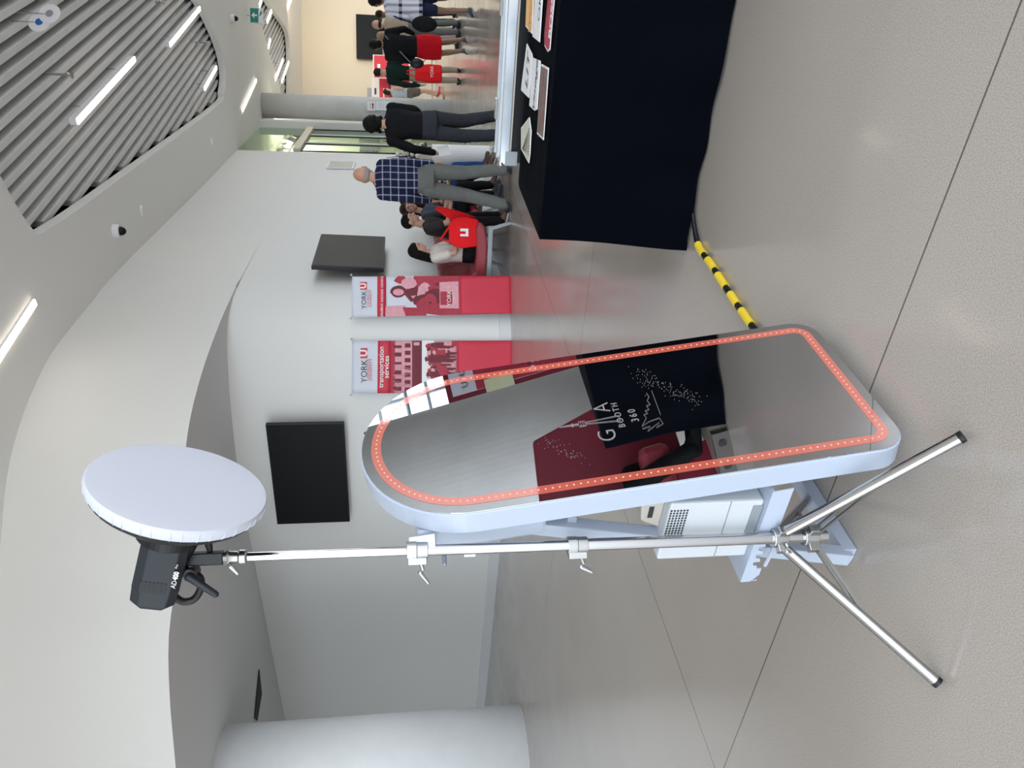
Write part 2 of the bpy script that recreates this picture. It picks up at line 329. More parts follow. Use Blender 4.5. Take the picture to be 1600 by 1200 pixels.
me.materials.clear(); me.materials.append(M['ceil']); o = bpy.data.objects.new('ceiling', me); COL.objects.link(o); o.location = (0, 0, CZ+.06); tag(o, 'flat pale grey ceiling with rounded slatted openings', kind='structure')
WL['ceiling'] = o.location
mb = MB(); mb.box((5.6, 16, 5.3), (8.6, 12, .05)); mb.build('ceiling_slab', 'dark', kind='structure', label='dark slab over the ceiling openings')
# baffles in the openings
D = V((.617, .787, 0)); N_ = V((.787, -.617, 0))
def baffles(poly, name, label, pitch, wd):
    mb = MB(); s0 = min(p.dot(N_) for p in poly); s1 = max(p.dot(N_) for p in poly); k = s0+.03
    while k < s1:
        hit = []
        for a, b_ in zip(poly, poly[1:]+poly[:1]):
            u, v_ = a.dot(N_)-k, b_.dot(N_)-k
            if u*v_ < 0: hit.append((a+(b_-a)*(u/(u-v_))).dot(D))
        if len(hit) >= 2:
            t0, t1 = min(hit)-.12, max(hit)+.12; c = D*((t0+t1)/2)+N_*k; c.z = CZ+.235
            mb.box(c, ((t1-t0)/2, wd/2, .085), (D, N_, Z))
        k += pitch
    mb.build(name, 'slat', label=label, cat='ceiling baffles', bevel=.006)
for k_, op in ((1, op1), (2, op2)):
    x0, x1, y0, y1 = min(p.x for p in op)-.35, max(p.x for p in op)+.35, min(p.y for p in op)-.35, max(p.y for p in op)+.35
    mb = MB(); mb.rings([[V((a, b_, z_)) for a, b_ in ((x0, y0), (x1, y0), (x1, y1), (x0, y1))] for z_ in (CZ+.1, 5.24)], False); mb.box(((x0+x1)/2, (y0+y1)/2, 5.24), ((x1-x0)/2, (y1-y0)/2, .01)); mb.build('ceiling_lightblock', 'dark', kind='structure')  # dark shell added above each opening to keep sky light out
baffles(op1, 'ceiling_baffles', 'long grey parallel baffles filling the large near ceiling opening', .148, .070)
baffles(op2, 'ceiling_baffles', 'thin grey baffles in the smaller far ceiling opening', .16, .075)
for o in list(bpy.data.objects):
    if o.name.startswith('ceiling_baffles'):
        o['category'] = 'ceiling baffles'
MB().box((-9.6, 9.5, 2.3), (.1, 6.5, 2.3)).build('wall_block_left', 'wall', kind='structure', label='unseen white wall added to block light from the left')  # out of view, added to cut the daylight entering from the left
# far hall walls
mb = MB(); mb.box((12, FY+.1, 2.4), (10, .1, 2.6)); mb.build('wall_far', 'cream', kind='structure', label='cream far wall of the hall')
mb = MB(); mb.box((12, FY-.01, .1), (8, .02, .006)); mb.build('trim_1', 'dark', kind='structure')
# ------------------------------------------------------------------ linear lights
def lin(a, b_, label, z=CZ-.02, wd=.05, far=False):
    A, B = fl(*a, z), fl(*b_, z); d = (B-A); L = d.length; d.normalize(); s_ = V((d.y, -d.x, 0)); c = (A+B)/2
    r = empty('linear_light', c, label=label, cat='ceiling light', group='linear ceiling lights')
    MB().box(c+Z*.035, (L/2+.01, wd*.62, .035), (d, s_, Z)).build('frame', 'paper', r)
    MB().box(c-Z*.006, (L/2, wd*.62, .008), (d, s_, Z)).build('diffuser', 'lamp', r)
    if 'flat' not in label:
        MB().tube([c+d*L*.3+Z*.05, c+d*L*.3+Z*.78], .006).build('hanger', 'caststeel', r); MB().tube([c-d*L*.3+Z*.05, c-d*L*.3+Z*.78], .006).build('hanger', 'caststeel', r)
lin((120, 190), (210, 92), 'longest warm linear light set among the grey baffles')
lin((265, 70), (312, 13), 'warm linear light at the far right of the large baffle opening')
lin((319, 139), (338, 105), 'short warm linear light near the far tip of the large baffle opening')
lin((-60, 648), (54, 472), 'warm linear light in the flat ceiling above the curved bulkhead')
lin((378, 173), (400, 125), 'warm linear light in the flat ceiling before the glazed doorway', wd=.06)
lin((417, 34), (424, 17), 'small linear light beside the green exit sign, within the far baffles', wd=.07)
lin((405, 10), (409, -4), 'tiny linear light at the upper edge of the far baffles', wd=.07)
lin((419, 74), (422, 62), 'shortest linear light at the left edge of the far baffles', wd=.07)
lin((430, 124), (442, 93), 'left one of two neighbouring linear lights at the near end of the far baffles', wd=.06)
lin((440, 128), (451, 97), 'right one of two neighbouring linear lights at the near end of the far baffles', wd=.06)
lin((449, 14), (456, -4), 'linear light in the flat strip beyond the far baffles', wd=.06)
# ------------------------------------------------------------------ small ceiling things
def rose(x_, y_, z, label, kind):
    p = fl(x_, y_, z)
    if kind == 'cam':
        r = empty('security_camera', p, label=label, cat='security camera')
        MB().lathe(p+Z*(CZ-p.z-.07), Z, [(0, .055), (.0, .075), (.07, .078)]).build('base', 'paper', r, smooth=True)
        MB().ell(p+Z*(CZ-p.z-.075), (.052, .052, .06)).build('dome', 'tv', r, smooth=True)
    elif kind == 'spr':
        r = empty('sprinkler', p, label=label, cat='sprinkler'); h = CZ+.05-p.z
        MB().tube([p, p+Z*(5.25-p.z if kind == 'spr' and 'baffles' in label and 'edge' not in label or 'longest' in label else max(.03, h))], .012).build('pipe', 'caststeel', r)
        MB().lathe(p-Z*.03, Z, [(0, .035), (.008, .035), (.012, .012), (.03, .02), (.045, .03)]).build('head', 'caststeel', r, smooth=True)
    else:
        MB().lathe(p, Z, [(0, .06), (.02, .07)]).build('ceiling_disc', 'ceil', label=label, cat='ceiling fitting')
rose(188, 361, 4.43, 'white dome security camera on the ceiling beside the bulkhead', 'cam')
rose(367, 29, 4.43, 'small pale dome security camera beyond the large baffle opening near the exit sign', 'cam')
rose(108, 117, 4.46, 'metal sprinkler head nearest the camera, below the longest linear light', 'spr')
rose(253, 4, 4.46, 'metal sprinkler head at the outer edge of the grey baffles', 'spr')
rose(323, 67, 4.46, 'metal sprinkler head near the far tip of the baffles', 'spr')
rose(224, 329, 4.48, 'round pale cover plate in the ceiling next to the dome camera', 'd')
rose(333, 222, 4.48, 'round pale cover plate in the ceiling near the glazed doorway', 'd')
for (x_, y_, ink, lab) in ((62, 35, (.02, .12, .45), 'white hanging disc tag with a blue emblem under the baffles'), (78, 22, (.3, .32, .36), 'white hanging disc tag with grey printed lines under the baffles')):
    p = at(x_, y_, 7.6); nn = (CAM-p).normalized(); nn = (nn+V((.6, -.25, .5))).normalized()
    r = empty('hanging_disc', p, label=lab, cat='hanging tag', group=None)
    MB().lathe(p, nn, [(0, .1), (.008, .1)]).build('disc', 'paper', r)
    inkm = mat('tag_ink', ink, .6); MB().lathe(p+nn*.009, nn, [(0, .035), (.002, .035)]).build('emblem', inkm, r)
    MB().tube([p, p+Z*(CZ+.2-p.z)], .004).build('cord', 'caststeel', r)
# exit sign
p = at(401, 25, 17.5); ux = V((1, 0, 0)); r = empty('exit_sign', p-Z*.13, label='green and white running-man exit sign hanging from the ceiling', cat='exit sign')
MB().box(p, (.17, .02, .14)).build('panel', 'paper', r)
mb = MB(); mb.box(p+V((.0, -.024, .045)), (.155, .003, .085)); mb.build('sign_face', 'green', r)
mb = MB(); q = p+V((0, -.03, .045)); mb.prism([q+V(a) for a in ((-.07, 0, 0), (0, 0, .06), (.07, 0, 0), (.035, 0, -.002), (.02, 0, .018), (.018, 0, -.06), (-.018, 0, -.06), (-.02, 0, .018), (-.035, 0, -.002))], (0, -.002, 0)); mb.build('arrow', 'txtw', r)
mb = MB(); q = p+V((0, -.024, -.09)); mb.box(q, (.15, .003, .035)); mb.cap(q+V((.0, -.004, .02)), q+V((.05, -.004, -.02)), .012, .01, mi=1); mb.cap(q+V((.05, -.004, .01)), q+V((.1, -.004, -.025)), .01, .01, mi=1); mb.build('pictogram', ['paper', 'green'], r)
MB().tube([p+Z*.13, V((p.x, p.y, CZ))], .01).build('hanger', 'caststeel', r)
# soffit diffuser
q = [fl(x_, y_, SOF-.004) for x_, y_ in ((397, 1122), (404, 1046), (408, 1084), (401, 1126))]
mb = MB(); mb.prism(q, (0, 0, -.012)); mb.build('slot_diffuser', 'dark', label='dark slot air diffuser in the soffit beside the column', cat='air diffuser')
# ------------------------------------------------------------------ columns
def column(x_, y_, r, h, m, label):
    prof = [(0, r), (h, r)]; MB().lathe((x_, y_, 0), Z, prof, 72).build('concrete_column', m, smooth=False, label=label, cat='column')
column(-4.02, 8.17, .55, SOF+.02, 'conc', 'thick round pale concrete column at the left under the soffit')
cq = at(500, 168, 19.3); column(cq.x, cq.y, .29, CZ, 'conc2', 'round grey concrete column beside the glazed doorway')
for o in bpy.data.objects:
    if o.name.startswith('concrete_column'):
        for p in o.data.polygons: p.use_smooth = len(p.vertices) == 4
# ------------------------------------------------------------------ glazed doorway
A = V((4.86, 16.36, 0)); B = V((6.15, 18.9, 0)); dd = (B-A).normalized(); nn = V((dd.y, -dd.x, 0)); L = (B-A).length
r = empty('door_1', A, kind='structure', label='glazed double door and transom in a white frame')
MB().box((A+B)/2+Z*3.33, (L/2, .06, .075), (dd, nn, Z)).build('transom', 'cream', r)
for t_, w_, m_ in ((.03, .04, 'dark'), (L*.30, .03, 'black'), (L*.36, .05, 'paper'), (L*.66, .03, 'black'), (L*.72, .045, 'paper'), (L*.98, .05, 'black')):
    MB().box(A+dd*t_+Z*1.63, (w_/2, .012, 1.63), (dd, nn, Z)).build('mullion', m_, r)
MB().box((A+B)/2+Z*2.25, (L/2, .006, 2.25), (dd, nn, Z)).build('pane', 'glass', r)
P0 = B+dd*.02; r = empty('door_frame_post', P0, kind='structure')
MB().box(P0+dd*.12+Z*2.25, (.13, .16, 2.25), (dd, nn, Z)).build('trim_2', 'wall', kind='structure', label='white post beside the doorway'); bpy.data.objects.remove(r)
# room beyond the glass
IW = A-nn*1.0; mb = MB(); mb.prism([IW-dd*1.5, IW+dd*9, IW+dd*9+Z*4.6, IW-dd*1.5+Z*4.6], -nn*.1); mb.prism([IW+dd*9, B+dd*5.6, B+dd*5.6+Z*4.6, IW+dd*9+Z*4.6], dd*.1); mb.prism([B+dd*.26, B+dd*5.6, B+dd*5.6+Z*4.5, B+dd*.26+Z*4.5], -nn*.08); mb.build('wall_inner', mat('inner_wall_green_grey', (.78, .80, .70), .6), kind='structure', label='pale wall beyond the doorway')
def iw(x_, y_, o_=.04): return onplane(x_, y_, IW+nn*o_, nn)
def on_iw(name, x0, x1, y0, y1, m, lab, cat):
    a, b_, c_ = iw(x0, y1), iw(x0, y0), iw(x1, y0); cc = iw((x0+x1)/2, (y0+y1)/2); h_ = abs(c_.z-b_.z)/2; w_ = abs((b_-a).dot(dd))/2
    r = empty(name, cc-Z*h_, label=lab, cat=cat); MB().box(cc, (w_, .02, h_), (dd, nn, Z)).build('panel', m, r); return r, cc, w_, h_
r, ap, w_, h_ = on_iw('wall_artwork', 436, 460, 206, 238, 'brown', 'dark abstract canvas with pale strokes seen behind the transom glass', 'artwork')
for k in range(4):
    mb = MB(); q = ap+nn*.03+dd*w_*(-.8+.5*k); mb.tube([q+Z*h_*.9, q+dd*w_*.22+Z*h_*.1, q+dd*w_*.1-Z*h_*.9], [.02, .09, .03], 6); mb.build('brush_stroke', 'paper', r)
on_iw('wall_screen', 563, 592, 208, 221, 'greymetal', 'dark panel behind the right door leaf, above the flowers', 'screen')
on_iw('wall_screen', 563, 592, 226, 236, 'greymetal', 'dark panel behind the left door leaf beside the wall edge', 'screen')
# wall panel by the door
def on_wall(x_, y_, off=.02):
    lo, hi = 0, len(wc)-2; best = None
    for i in range(len(wc)-1):
        a, b_ = wc[i], wc[i+1]; t_ = (b_-a).normalized(); nn_ = V((t_.y, -t_.x, 0)); q = onplane(x_, y_, a+nn_*off, nn_)
        s_ = (q-a).dot(t_)
        if -.02 <= s_ <= (b_-a).length+.02 and q.y > 1: return q, t_, nn_
    return at(x_, y_, 10), V((1, 0, 0)), V((0, -1, 0))
q, t_, nn_ = on_wall(533, 258); r = empty('wall_cabinet', q-Z*.25, label='recessed glass-fronted wall cabinet between the doorway and the balding man', cat='wall cabinet')
MB().box(q, (.3, .012, .26), (t_, nn_, Z)).build('frame', 'paper', r); MB().box(q+nn_*.014, (.26, .004, .22), (t_, nn_, Z)).build('pane', mat('cabinet_glass', (.45, .52, .50), .2), r)
# ------------------------------------------------------------------ televisions
def tv(c, w_, h_, t_, n_, label, tilt=0, m='tv'):
    n2 = (n_*math.cos(tilt)-Z*math.sin(tilt)).normalized(); up = t_.cross(n2); up = up if up.z > 0 else -up
    r = empty('television', c-up*h_/2, label=label, cat='television')
    MB().box(c, (w_/2, .025, h_/2), (t_, n2, up)).build('casing', 'black', r, bevel=.006)
    MB().box(c+n2*.027, (w_/2-.012, .002, h_/2-.014), (t_, n2, up)).build('screen', m, r)
    MB().box(c-n2*.06, (.2, .045, .14), (t_, n2, up)).build('wall_bracket', 'black', r)
q, t_, n_ = on_wall(484, 741, .12)
tl, tr = onplane(436.7, 817.5, q, n_), onplane(422, 667.5, q, n_)
t1 = (tr-tl); t1.z = 0; tv(q, 1.38, .83, t_, n_, 'large black television on the left part of the white wall', 0)
q, t_, n_ = on_wall(548, 394, .16); t2 = V((.46, .887, 0)).normalized(); n2_ = V((t2.y, -t2.x, 0)); tv(q, 1.28, .83, t2, n2_, 'black television mounted high above the banner and seated people', .03, mat('tv_screen_warm', (.030, .028, .022), .5, spec=.2))
q = at(577, 58, FY-.12); tv(q, 1.52, .88, V((1, 0, 0)), V((0, -1, 0)), 'small far black television on the cream wall', 0)
# ------------------------------------------------------------------ banners
def banner(TL, TR, BL_, BR_, label, title, kind, bold=0):
    r = empty('wall_banner', (BL_+BR_)/2, label=label, cat='banner')
    n_ = (TR-TL).cross(BL_-TL).normalized(); n_ = n_ if n_.dot(CAM-TL) > 0 else -n_
    def P(s_, t_, l=0.): return TL*(1-s_)*(1-t_)+TR*s_*(1-t_)+BL_*(1-s_)*t_+BR_*s_*t_ + n_*(l+.004*math.sin(9*t_+3*s_))
    ux = (TR-TL).normalized(); W_ = (TR-TL).length; H_ = (TL-BL_).length; uy = (TL-BL_).normalized()
    def strip(name, m, t0, t1, l=0., s0=0, s1=1, th=.002):
        mb = MB(); NS = 10; NT = max(2, int((t1-t0)*40))
        vs = [P(s0+(s1-s0)*i/NS, t0+(t1-t0)*j_/NT, l) for j_ in range(NT+1) for i in range(NS+1)]
        mb.add(vs, [(j_*(NS+1)+i, j_*(NS+1)+i+1, (j_+1)*(NS+1)+i+1, (j_+1)*(NS+1)+i) for j_ in range(NT) for i in range(NS)])
        o_ = mb.build(name, m, r, smooth=True); md_ = o_.modifiers.new('t', 'SOLIDIFY'); md_.thickness = th; return o_
    strip('fabric', 'bwhite', 0, 1)
    def poly(pts, l, mbx, mi=0): mbx.add([P(a, b_, l) for a, b_ in pts], [tuple(range(len(pts)))], mi)
    h1 = .155; h2 = h1+(.055 if kind == 'a' else .08)
    strip('title_band', 'bred', h1, h2, .004)
    pb = .54 if kind == 'a' else .64
    strip('photo_print', 'pink' if kind == 'b' else 'bwhite', h2, pb, .004)
    if kind == 'a': strip('red_field', 'bred', .67, 1, .0045)
    else: strip('red_field', 'bred', .645, 1, .0045)
    mb = MB(); put_text(mb, 'YORK', P(.42, .075, .006), ux, uy, W_*.165, align='CENTER', mi=0)
    poly([(.67, .05), (.86, .05), (.86, .092), (.67, .092)], .006, mb, 1)
    put_text(mb, 'U', P(.765, .071, .009), ux, uy, W_*.19, bold=.004, mi=2)
    put_text(mb, 'UNIVERSITÉ', P(.45, .1, .006), ux, uy, W_*.07, mi=1, sp=1.15); put_text(mb, 'UNIVERSITY', P(.45, .115, .006), ux, uy, W_*.07, mi=1, sp=1.15)
    mb.build('logo', ['txtd', 'bred', 'txtw'], r)
    mb = MB()
    if kind == 'a': put_text(mb, title, P(.5, (h1+h2)/2, .009), ux, uy, W_*.108)
    else:
        a, b_ = title.split('/'); put_text(mb, a, P(.5, h1+.022, .009), ux, uy, W_*.135, bold=.0008); put_text(mb, b_, P(.5, h1+.055, .009), ux, uy, W_*.135, bold=.0008)
    mb.build('title', 'txtw', r)
    def blob(mbx, cx, cy, rx, ry, l, mi, n_=18, wob=.0):
        poly([(cx+rx*math.cos(2*math.pi*q/n_)*(1+wob*random.uniform(-1, 1)), cy+ry*math.sin(2*math.pi*q/n_)*(1+wob*random.uniform(-1, 1))) for q in range(n_)], l, mbx, mi)
    mb = MB()   # 0 dark 1 mid 2 pink 3 white
    if kind == 'a':
        poly([(0, .205), (.25, .205), (.27, .33), (0, .33)], .008, mb, 2); poly([(.98, .38), (.6, .36), (.2, .40), (.05, .45), (0, .54), (1, .54)], .0085, mb, 1)
        poly([(0, .33), (.22, .31), (.2, .44), (0, .46)], .009, mb, 1)
        blob(mb, .62, .285, .15, .05, .010, 0, wob=.06); blob(mb, .60, .285, .085, .034, .012, 2)
        poly([(.3, .54), (.36, .36), (.55, .32), (.72, .34), (.74, .54)], .011, mb, 0); poly([(.42, .38), (.5, .36), (.55, .47), (.45, .5)], .012, mb, 2)
        blob(mb, .82, .35, .14, .05, .013, 2, wob=.1); blob(mb, .9, .30, .10, .04, .0125, 1, wob=.15); poly([(.7, .42), (1, .38), (1, .54), (.66, .54)], .0132, mb, 1)
        poly([(.5, .40), (.74, .41), (.78, .46), (.55, .45)], .0145, mb, 2); blob(mb, .72, .45, .12, .03, .015, 2, wob=.12); blob(mb, .4, .47, .16, .05, .0125, 1)
        for k in range(14): blob(mb, random.uniform(.2, .95), random.uniform(.38, .53), .04, .012, .0155, random.choice((0, 1, 1)), 8, .3)
        poly([(.0, .54), (1, .54), (1, .70), (0, .70)], .0048, mb, 1); poly([(.18, .54), (.84, .54), (.86, .66), (.16, .66)], .0065, mb, 2)
        poly([(.26, .545), (.60, .545), (.6, .62), (.26, .62)], .009, mb, 1)
        put_text(mb, 'YORK', P(.43, .6, .012), ux, uy, W_*.15, mi=3)
        mb.tube([P(.26, .618, .01), P(.43, .63, .01), P(.62, .618, .01)], .003, 6, 3)
    else:
        poly([(0, .235), (1, .235), (1, .26), (0, .26)], .0075, mb, 1)
        for i, (a, b_) in enumerate(((.05, .1), (.2, .1), (.36, .1), (.55, .06), (.70, .1), (.86, .07))):
            poly([(a, .25), (a+b_*.75, .25), (a+b_*.75, .30), (a, .30)], .009, mb, 0)
        for i in range(7): poly([(.03+.14*i, .32), (.11+.14*i, .32), (.11+.14*i, .355), (.03+.14*i, .355)], .009, mb, 0)
        poly([(0, .365), (1, .365), (1, .425), (0, .425)], .009, mb, 0)
        for i in range(9): poly([(.03+.11*i, .375), (.09+.11*i, .375), (.09+.11*i, .41), (.03+.11*i, .41)], .0105, mb, random.choice((1, 1, 2)))
        poly([(0, .425), (1, .425), (1, .50), (0, .50)], .0085, mb, 3)
        for i in range(26):
            cx = random.uniform(.04, .96); cy = random.uniform(.45, .53); m_ = random.choice((0, 1, 2)); blob(mb, cx, cy, .045, .012, .012+.0004*i, random.choice((0, 1, 2)), 9, .2)
            poly([(cx-.05, cy+.012), (cx+.05, cy+.012), (cx+.055, cy+.07), (cx-.05, cy+.07)], .0118+.0004*i, mb, m_)
            poly([(cx-.045, cy+.07), (cx-.01, cy+.07), (cx-.02, cy+.13), (cx-.05, cy+.13)], .0116+.0004*i, mb, 0)
        poly([(0, .60), (1, .61), (1, .65), (0, .65)], .0075, mb, 1)
        for i in range(16):
            a = random.uniform(.0, .5); mb.tube([P(a, .36, .012), P(a+random.uniform(-.06, .06), .30, .012), P(a+random.uniform(-.12, .12), .25, .012)], .0018, 4, 2)
    mb.build('picture', ['dred', 'mred', 'pink', 'txtw'], r)
    for s_, t_ in ((-.03, -.004), (1.03, -.004), (-.0, 1.0), (1.0, 1.0)):
        p = P(s_, t_, .015); MB().lathe(p, n_, [(0, .013), (.012, .012)]).build('hook', 'greymetal', r, smooth=True)
def wallpt(x_, y_, off=.03): return on_wall(x_, y_, off)[0]
bp = V((.96, 8.56, 0)); bn = V((.06, -1, 0)).normalized()
banner(onplane(549.5, 496, bp, bn), onplane(550, 432, bp, bn), onplane(801, 490, bp, bn), onplane(799, 431, bp, bn), 'red and white hanging banner titled student success centre, nearer the seats', 'student success centre', 'a')
bp = V((.2, 8.56, 0)); bn = V((-.05, -1, 0)).normalized()
banner(onplane(549.5, 614.5, bp, bn), onplane(550.5, 532.5, bp, bn), onplane(803, 614, bp, bn), onplane(802, 532, bp, bn), 'red and white hanging banner titled transportation services, partly behind the mirror', 'transportation/services', 'b')
# ------------------------------------------------------------------ mirror booth
ph = math.radians(9.5)
BL = fl(1428, 697, .03); BR = fl(1266, 502, .03); bx = (BR-BL); bx.z = 0; bx.normalize(); mback = V((-bx.y, bx.x, 0))
ex = math.cos(ph)*Z+math.sin(ph)*mback; mn = bx.cross(ex).normalized()   # mn faces the front
WM = .562; HM = 1.30; RM = WM/2
def mp(u, v, d=0.): return BL+bx*u+ex*v+mn*d
def outline(ins=0., rc=.075, n_=28):
    pts = []; rr_ = RM-ins; vc = HM-RM; r2 = max(.02, rc-ins)
    for i in range(n_+1):
        a = math.pi*i/n_; pts.append((RM+rr_*math.cos(a), vc+rr_*math.sin(a)))
    for i in range(9): a = math.pi+math.pi/2*i/8; pts.append((ins+r2+r2*math.cos(a), ins+r2+r2*math.sin(a)))
    for i in range(9): a = 1.5*math.pi+math.pi/2*i/8; pts.append((WM-ins-r2+r2*math.cos(a), ins+r2+r2*math.sin(a)))
    return pts
booth = empty('mirror_photo_booth', V((BL.x, BL.y, 0)), label='tall leaning arched mirror photo booth with pink glowing edge and white casing', cat='mirror booth')
mb = MB(); o1 = outline(0); mb.rings([[mp(u, v, -.062) for u, v in outline(.004)], [mp(u, v, -.058) for u, v in o1], [mp(u, v, -.002) for u, v in o1], [mp(u, v, 0) for u, v in outline(.003)]], True)
case = mb.build('casing', 'white', booth, bevel=0)
mb = MB(); mb.rings([[mp(u, v, -.004) for u, v in outline(.004)], [mp(u, v, .0035) for u, v in outline(.004)]], True); mb.build('mirror_glass', 'mirror', booth)
mb = MB(); a, b_ = outline(.028), outline(.053)
k = len(a); mb.rings([[mp(u, v, .0042) for u, v in a], [mp(u, v, .0042) for u, v in b_]], False); led = mb.build('led_strip', 'led', booth, label='pink glowing light band')
mb = MB(); cpts = outline(.041); acc = 0
for (u0_, v0_), (u1_, v1_) in zip(cpts, cpts[1:]+cpts[:1]):
    L = math.hypot(u1_-u0_, v1_-v0_); s_ = -acc
    while s_ < L:
        if s_ >= 0:
            f_ = s_/L; mb.lathe(mp(u0_+(u1_-u0_)*f_, v0_+(v1_-v0_)*f_, .0042), mn, [(0, .0022), (.0006, .0022)], 8)
        s_ += .0166
    acc = (L+acc) % .0166
mb.build('diodes', 'leddot', led, kind='stuff')
# rear frame
def pl(u, m_, z): return V((BL.x, BL.y, 0))+bx*u+mback*m_+Z*z
sq = .019
for u in (.05, WM-.05):
    mb = MB(); a, b_ = pl(u, .43, .02), pl(u, .245, .98); d_ = (b_-a).normalized(); s_ = d_.cross(bx).normalized()
    mb.box((a+b_)/2, ((b_-a).length/2, sq, sq), (d_, bx, s_)); mb.build('rear_leg', 'white', booth, bevel=.003)
mb = MB(); mb.box((pl(.05, .43, .02)+pl(WM-.05, .43, .02))/2, (WM/2-.05, .024, .019), (bx, mback, Z)); mb.build('foot_rail', 'white', booth, bevel=.003)
mb = MB(); mb.box((pl(.05, .275, .80)+pl(WM-.05, .275, .80))/2, (WM/2-.05, .03, .012), (bx, mback, Z)); mb.build('cross_bar', 'white', booth, bevel=.003)
MB().box(mp(WM*.5, 1.02, -.10), (WM*.5-.03, .155, .035), (bx, ex, mn)).build('rear_housing', 'white', booth, bevel=.01)
MB().cap(mp(.46, 1.20, -.05), mp(.40, 1.30, -.04), .005, .004).build('antenna', 'black', booth)
MB().cap(mp(.06, 1.12, -.14), mp(-.0, 1.12, -.15), .008, .005).build('rear_antenna', 'greymetal', booth)
MB().box(mp(.0, 1.16, -.075), (.02, .03, .012), (bx, ex, mn)).build('rear_hinge', 'paper', booth)
# shelf with comb
sh = MB(); sz = .335
sh.prism([pl(-.0, .13, sz), pl(.0, .45, sz), pl(WM-.04, .45, sz), pl(WM-.04, .13, sz)], Z*.006)
side = [(.13, 0), (.45, 0), (.45, -.025), (.425, -.045), (.40, -.045), (.40, -.03)]
for i in range(4): b0 = .39-.028*i; side += [(b0, -.03), (b0-.003, -.018), (b0-.014, -.016), (b0-.016, -.034)]
side += [(.26, -.05), (.12, -.05)]
sh.prism([pl(-.003, m_, sz+z_+.006) for m_, z_ in side], bx*.003); sh.prism([pl(WM-.04, m_, sz+z_+.006) for m_, z_ in side], bx*.003)
sh.prism([pl(0, .447, sz), pl(WM-.04, .447, sz), pl(WM-.04, .447, sz-.04), pl(0, .447, sz-.04)], mback*.003)
sh.tube([pl(-.003, .39, sz-.045), pl(-.003, .28, sz-.055)], .005, 6)
sh.build('printer_shelf', 'white', booth, bevel=0)
# lettering etched on the mirror
def mpix(x_, y_, d=.0045):
    q = onplane(x_, y_, BL, mn); return (q-BL).dot(bx), (q-BL).dot(ex)
mb = MB(); lx = bx; ly = ex
for s_, x_, y_, sz_ in (('G', 950, 682, .066), ('A', 941, 639, .062), ('BOOTH', 966, 650, .024), ('360', 990, 651, .028)):
    u, v = mpix(x_, y_); put_text(mb, s_, mp(u, v, .0046), lx, ly, sz_, sp=1.35, bold=-.0009 if sz_ > .05 else 0)
u, v = mpix(950, 658); 
mb.tube([mp(u-.010, v-.03, .005), mp(u-.003, v+.06, .005)], .0006, 4); mb.tube([mp(u+.010, v-.03, .005), mp(u+.003, v+.06, .005)], .0006, 4); mb.tube([mp(u-.01, v-.03, .005), mp(u+.01, v-.03, .005)], .0006, 4)
for k in (.058, .064, .070, .076): mb.tube([mp(u-.010+abs(k-.067)*.5, v+k, .005), mp(u+.010-abs(k-.067)*.5, v+k, .005)], .0006, 4)
mb.tube([mp(u-.009, v+.058, .005), mp(u-.009, v+.076, .005)], .0008, 4); mb.tube([mp(u+.009, v+.058, .005), mp(u+.009, v+.076, .005)], .0005, 4)
mb.tube([mp(u-.002, v+.076, .005), mp(u, v+.125, .005), mp(u+.002, v+.076, .005)], .0008, 4); mb.tube([mp(u-.004, v+.092, .005), mp(u+.004, v+.092, .005)], .002, 6)
sc_pts = [(1004, 672), (1016, 668), (1012, 676), (1022, 668), (1030, 662), (1026, 670), (1036, 664), (1030, 655), (1014, 661), (1003, 668), (1010, 655), (1006, 650), (1012, 648), (1008, 644), (1014, 642), (1010, 636), (1016, 634), (1011, 628), (1014, 622), (1010, 616)]
mb.tube([mp(*mpix(a, b_), .005) for a, b_ in sc_pts], .0005, 4); mb.tube([mp(*mpix(a, b_), .005) for a, b_ in ((1018, 612), (1024, 628), (1032, 650))], .0004, 4)
mb.build('etched_lettering', 'etch', booth, label='etched white lettering and tower drawing')
mb = MB()
for k in range(150):
    t_ = random.random(); x_ = 992+t_*95+random.gauss(0, 7); y_ = 588+t_*38+random.gauss(0, 7); u, v = mpix(x_, y_); mb.lathe(mp(u, v, .0042), mn, [(0, .0009), (.0003, .0009)], 6)
for k in range(60):
    t_ = random.random(); x_ = 846+t_*60+random.gauss(0, 6); y_ = 690+t_*28+random.gauss(0, 6); u, v = mpix(x_, y_); mb.lathe(mp(u, v, .0042), mn, [(0, .0008), (.0003, .0008)], 6)
mb.build('etched_speckles', 'etch', booth, kind='stuff')
# ------------------------------------------------------------------ printer on the shelf
pr = empty('photo_printer', pl(.18, .225, sz+.006), label='light grey box printer with dotted vent standing on the booth shelf', cat='printer')
z0 = sz+.0065; pH = .235
MB().box(pl(.17, .272, z0+pH/2), (.155, .098, pH/2), (bx, mback, Z)).build('body', 'printer', pr, bevel=.006)
MB().box(pl(.0145, .272, z0+.085), (.001, .097, .001), (bx, mback, Z)).build('seam', 'greymetal', pr)
mb = MB()
for i in range(13):
    for j_ in range(6): mb.box(pl(.0142, .30-.0085*i, z0+pH-.045+.008*j_), (.0008, .0022, .0022), (bx, mback, Z))
mb.build('vent', 'dark', pr, kind='stuff')
MB().box(pl(.0142, .24, z0+.014), (.0015, .05, .012), (bx, mback, Z)).build('panel_notch', 'greymetal', pr)
MB().box(pl(.19, .385, z0+pH-.07), (.10, .02, .035), (bx, mback, Z)).build('paper_catch', 'brown', pr, bevel=.004)
mb = MB(); mb.prism([pl(.05, .185, z0+pH), pl(.05, .29, z0+pH), pl(.05, .265, z0+pH+.05), pl(.05, .19, z0+pH+.06)], bx*.23); mb.build('paper_feeder', 'beige', pr, bevel=.004)
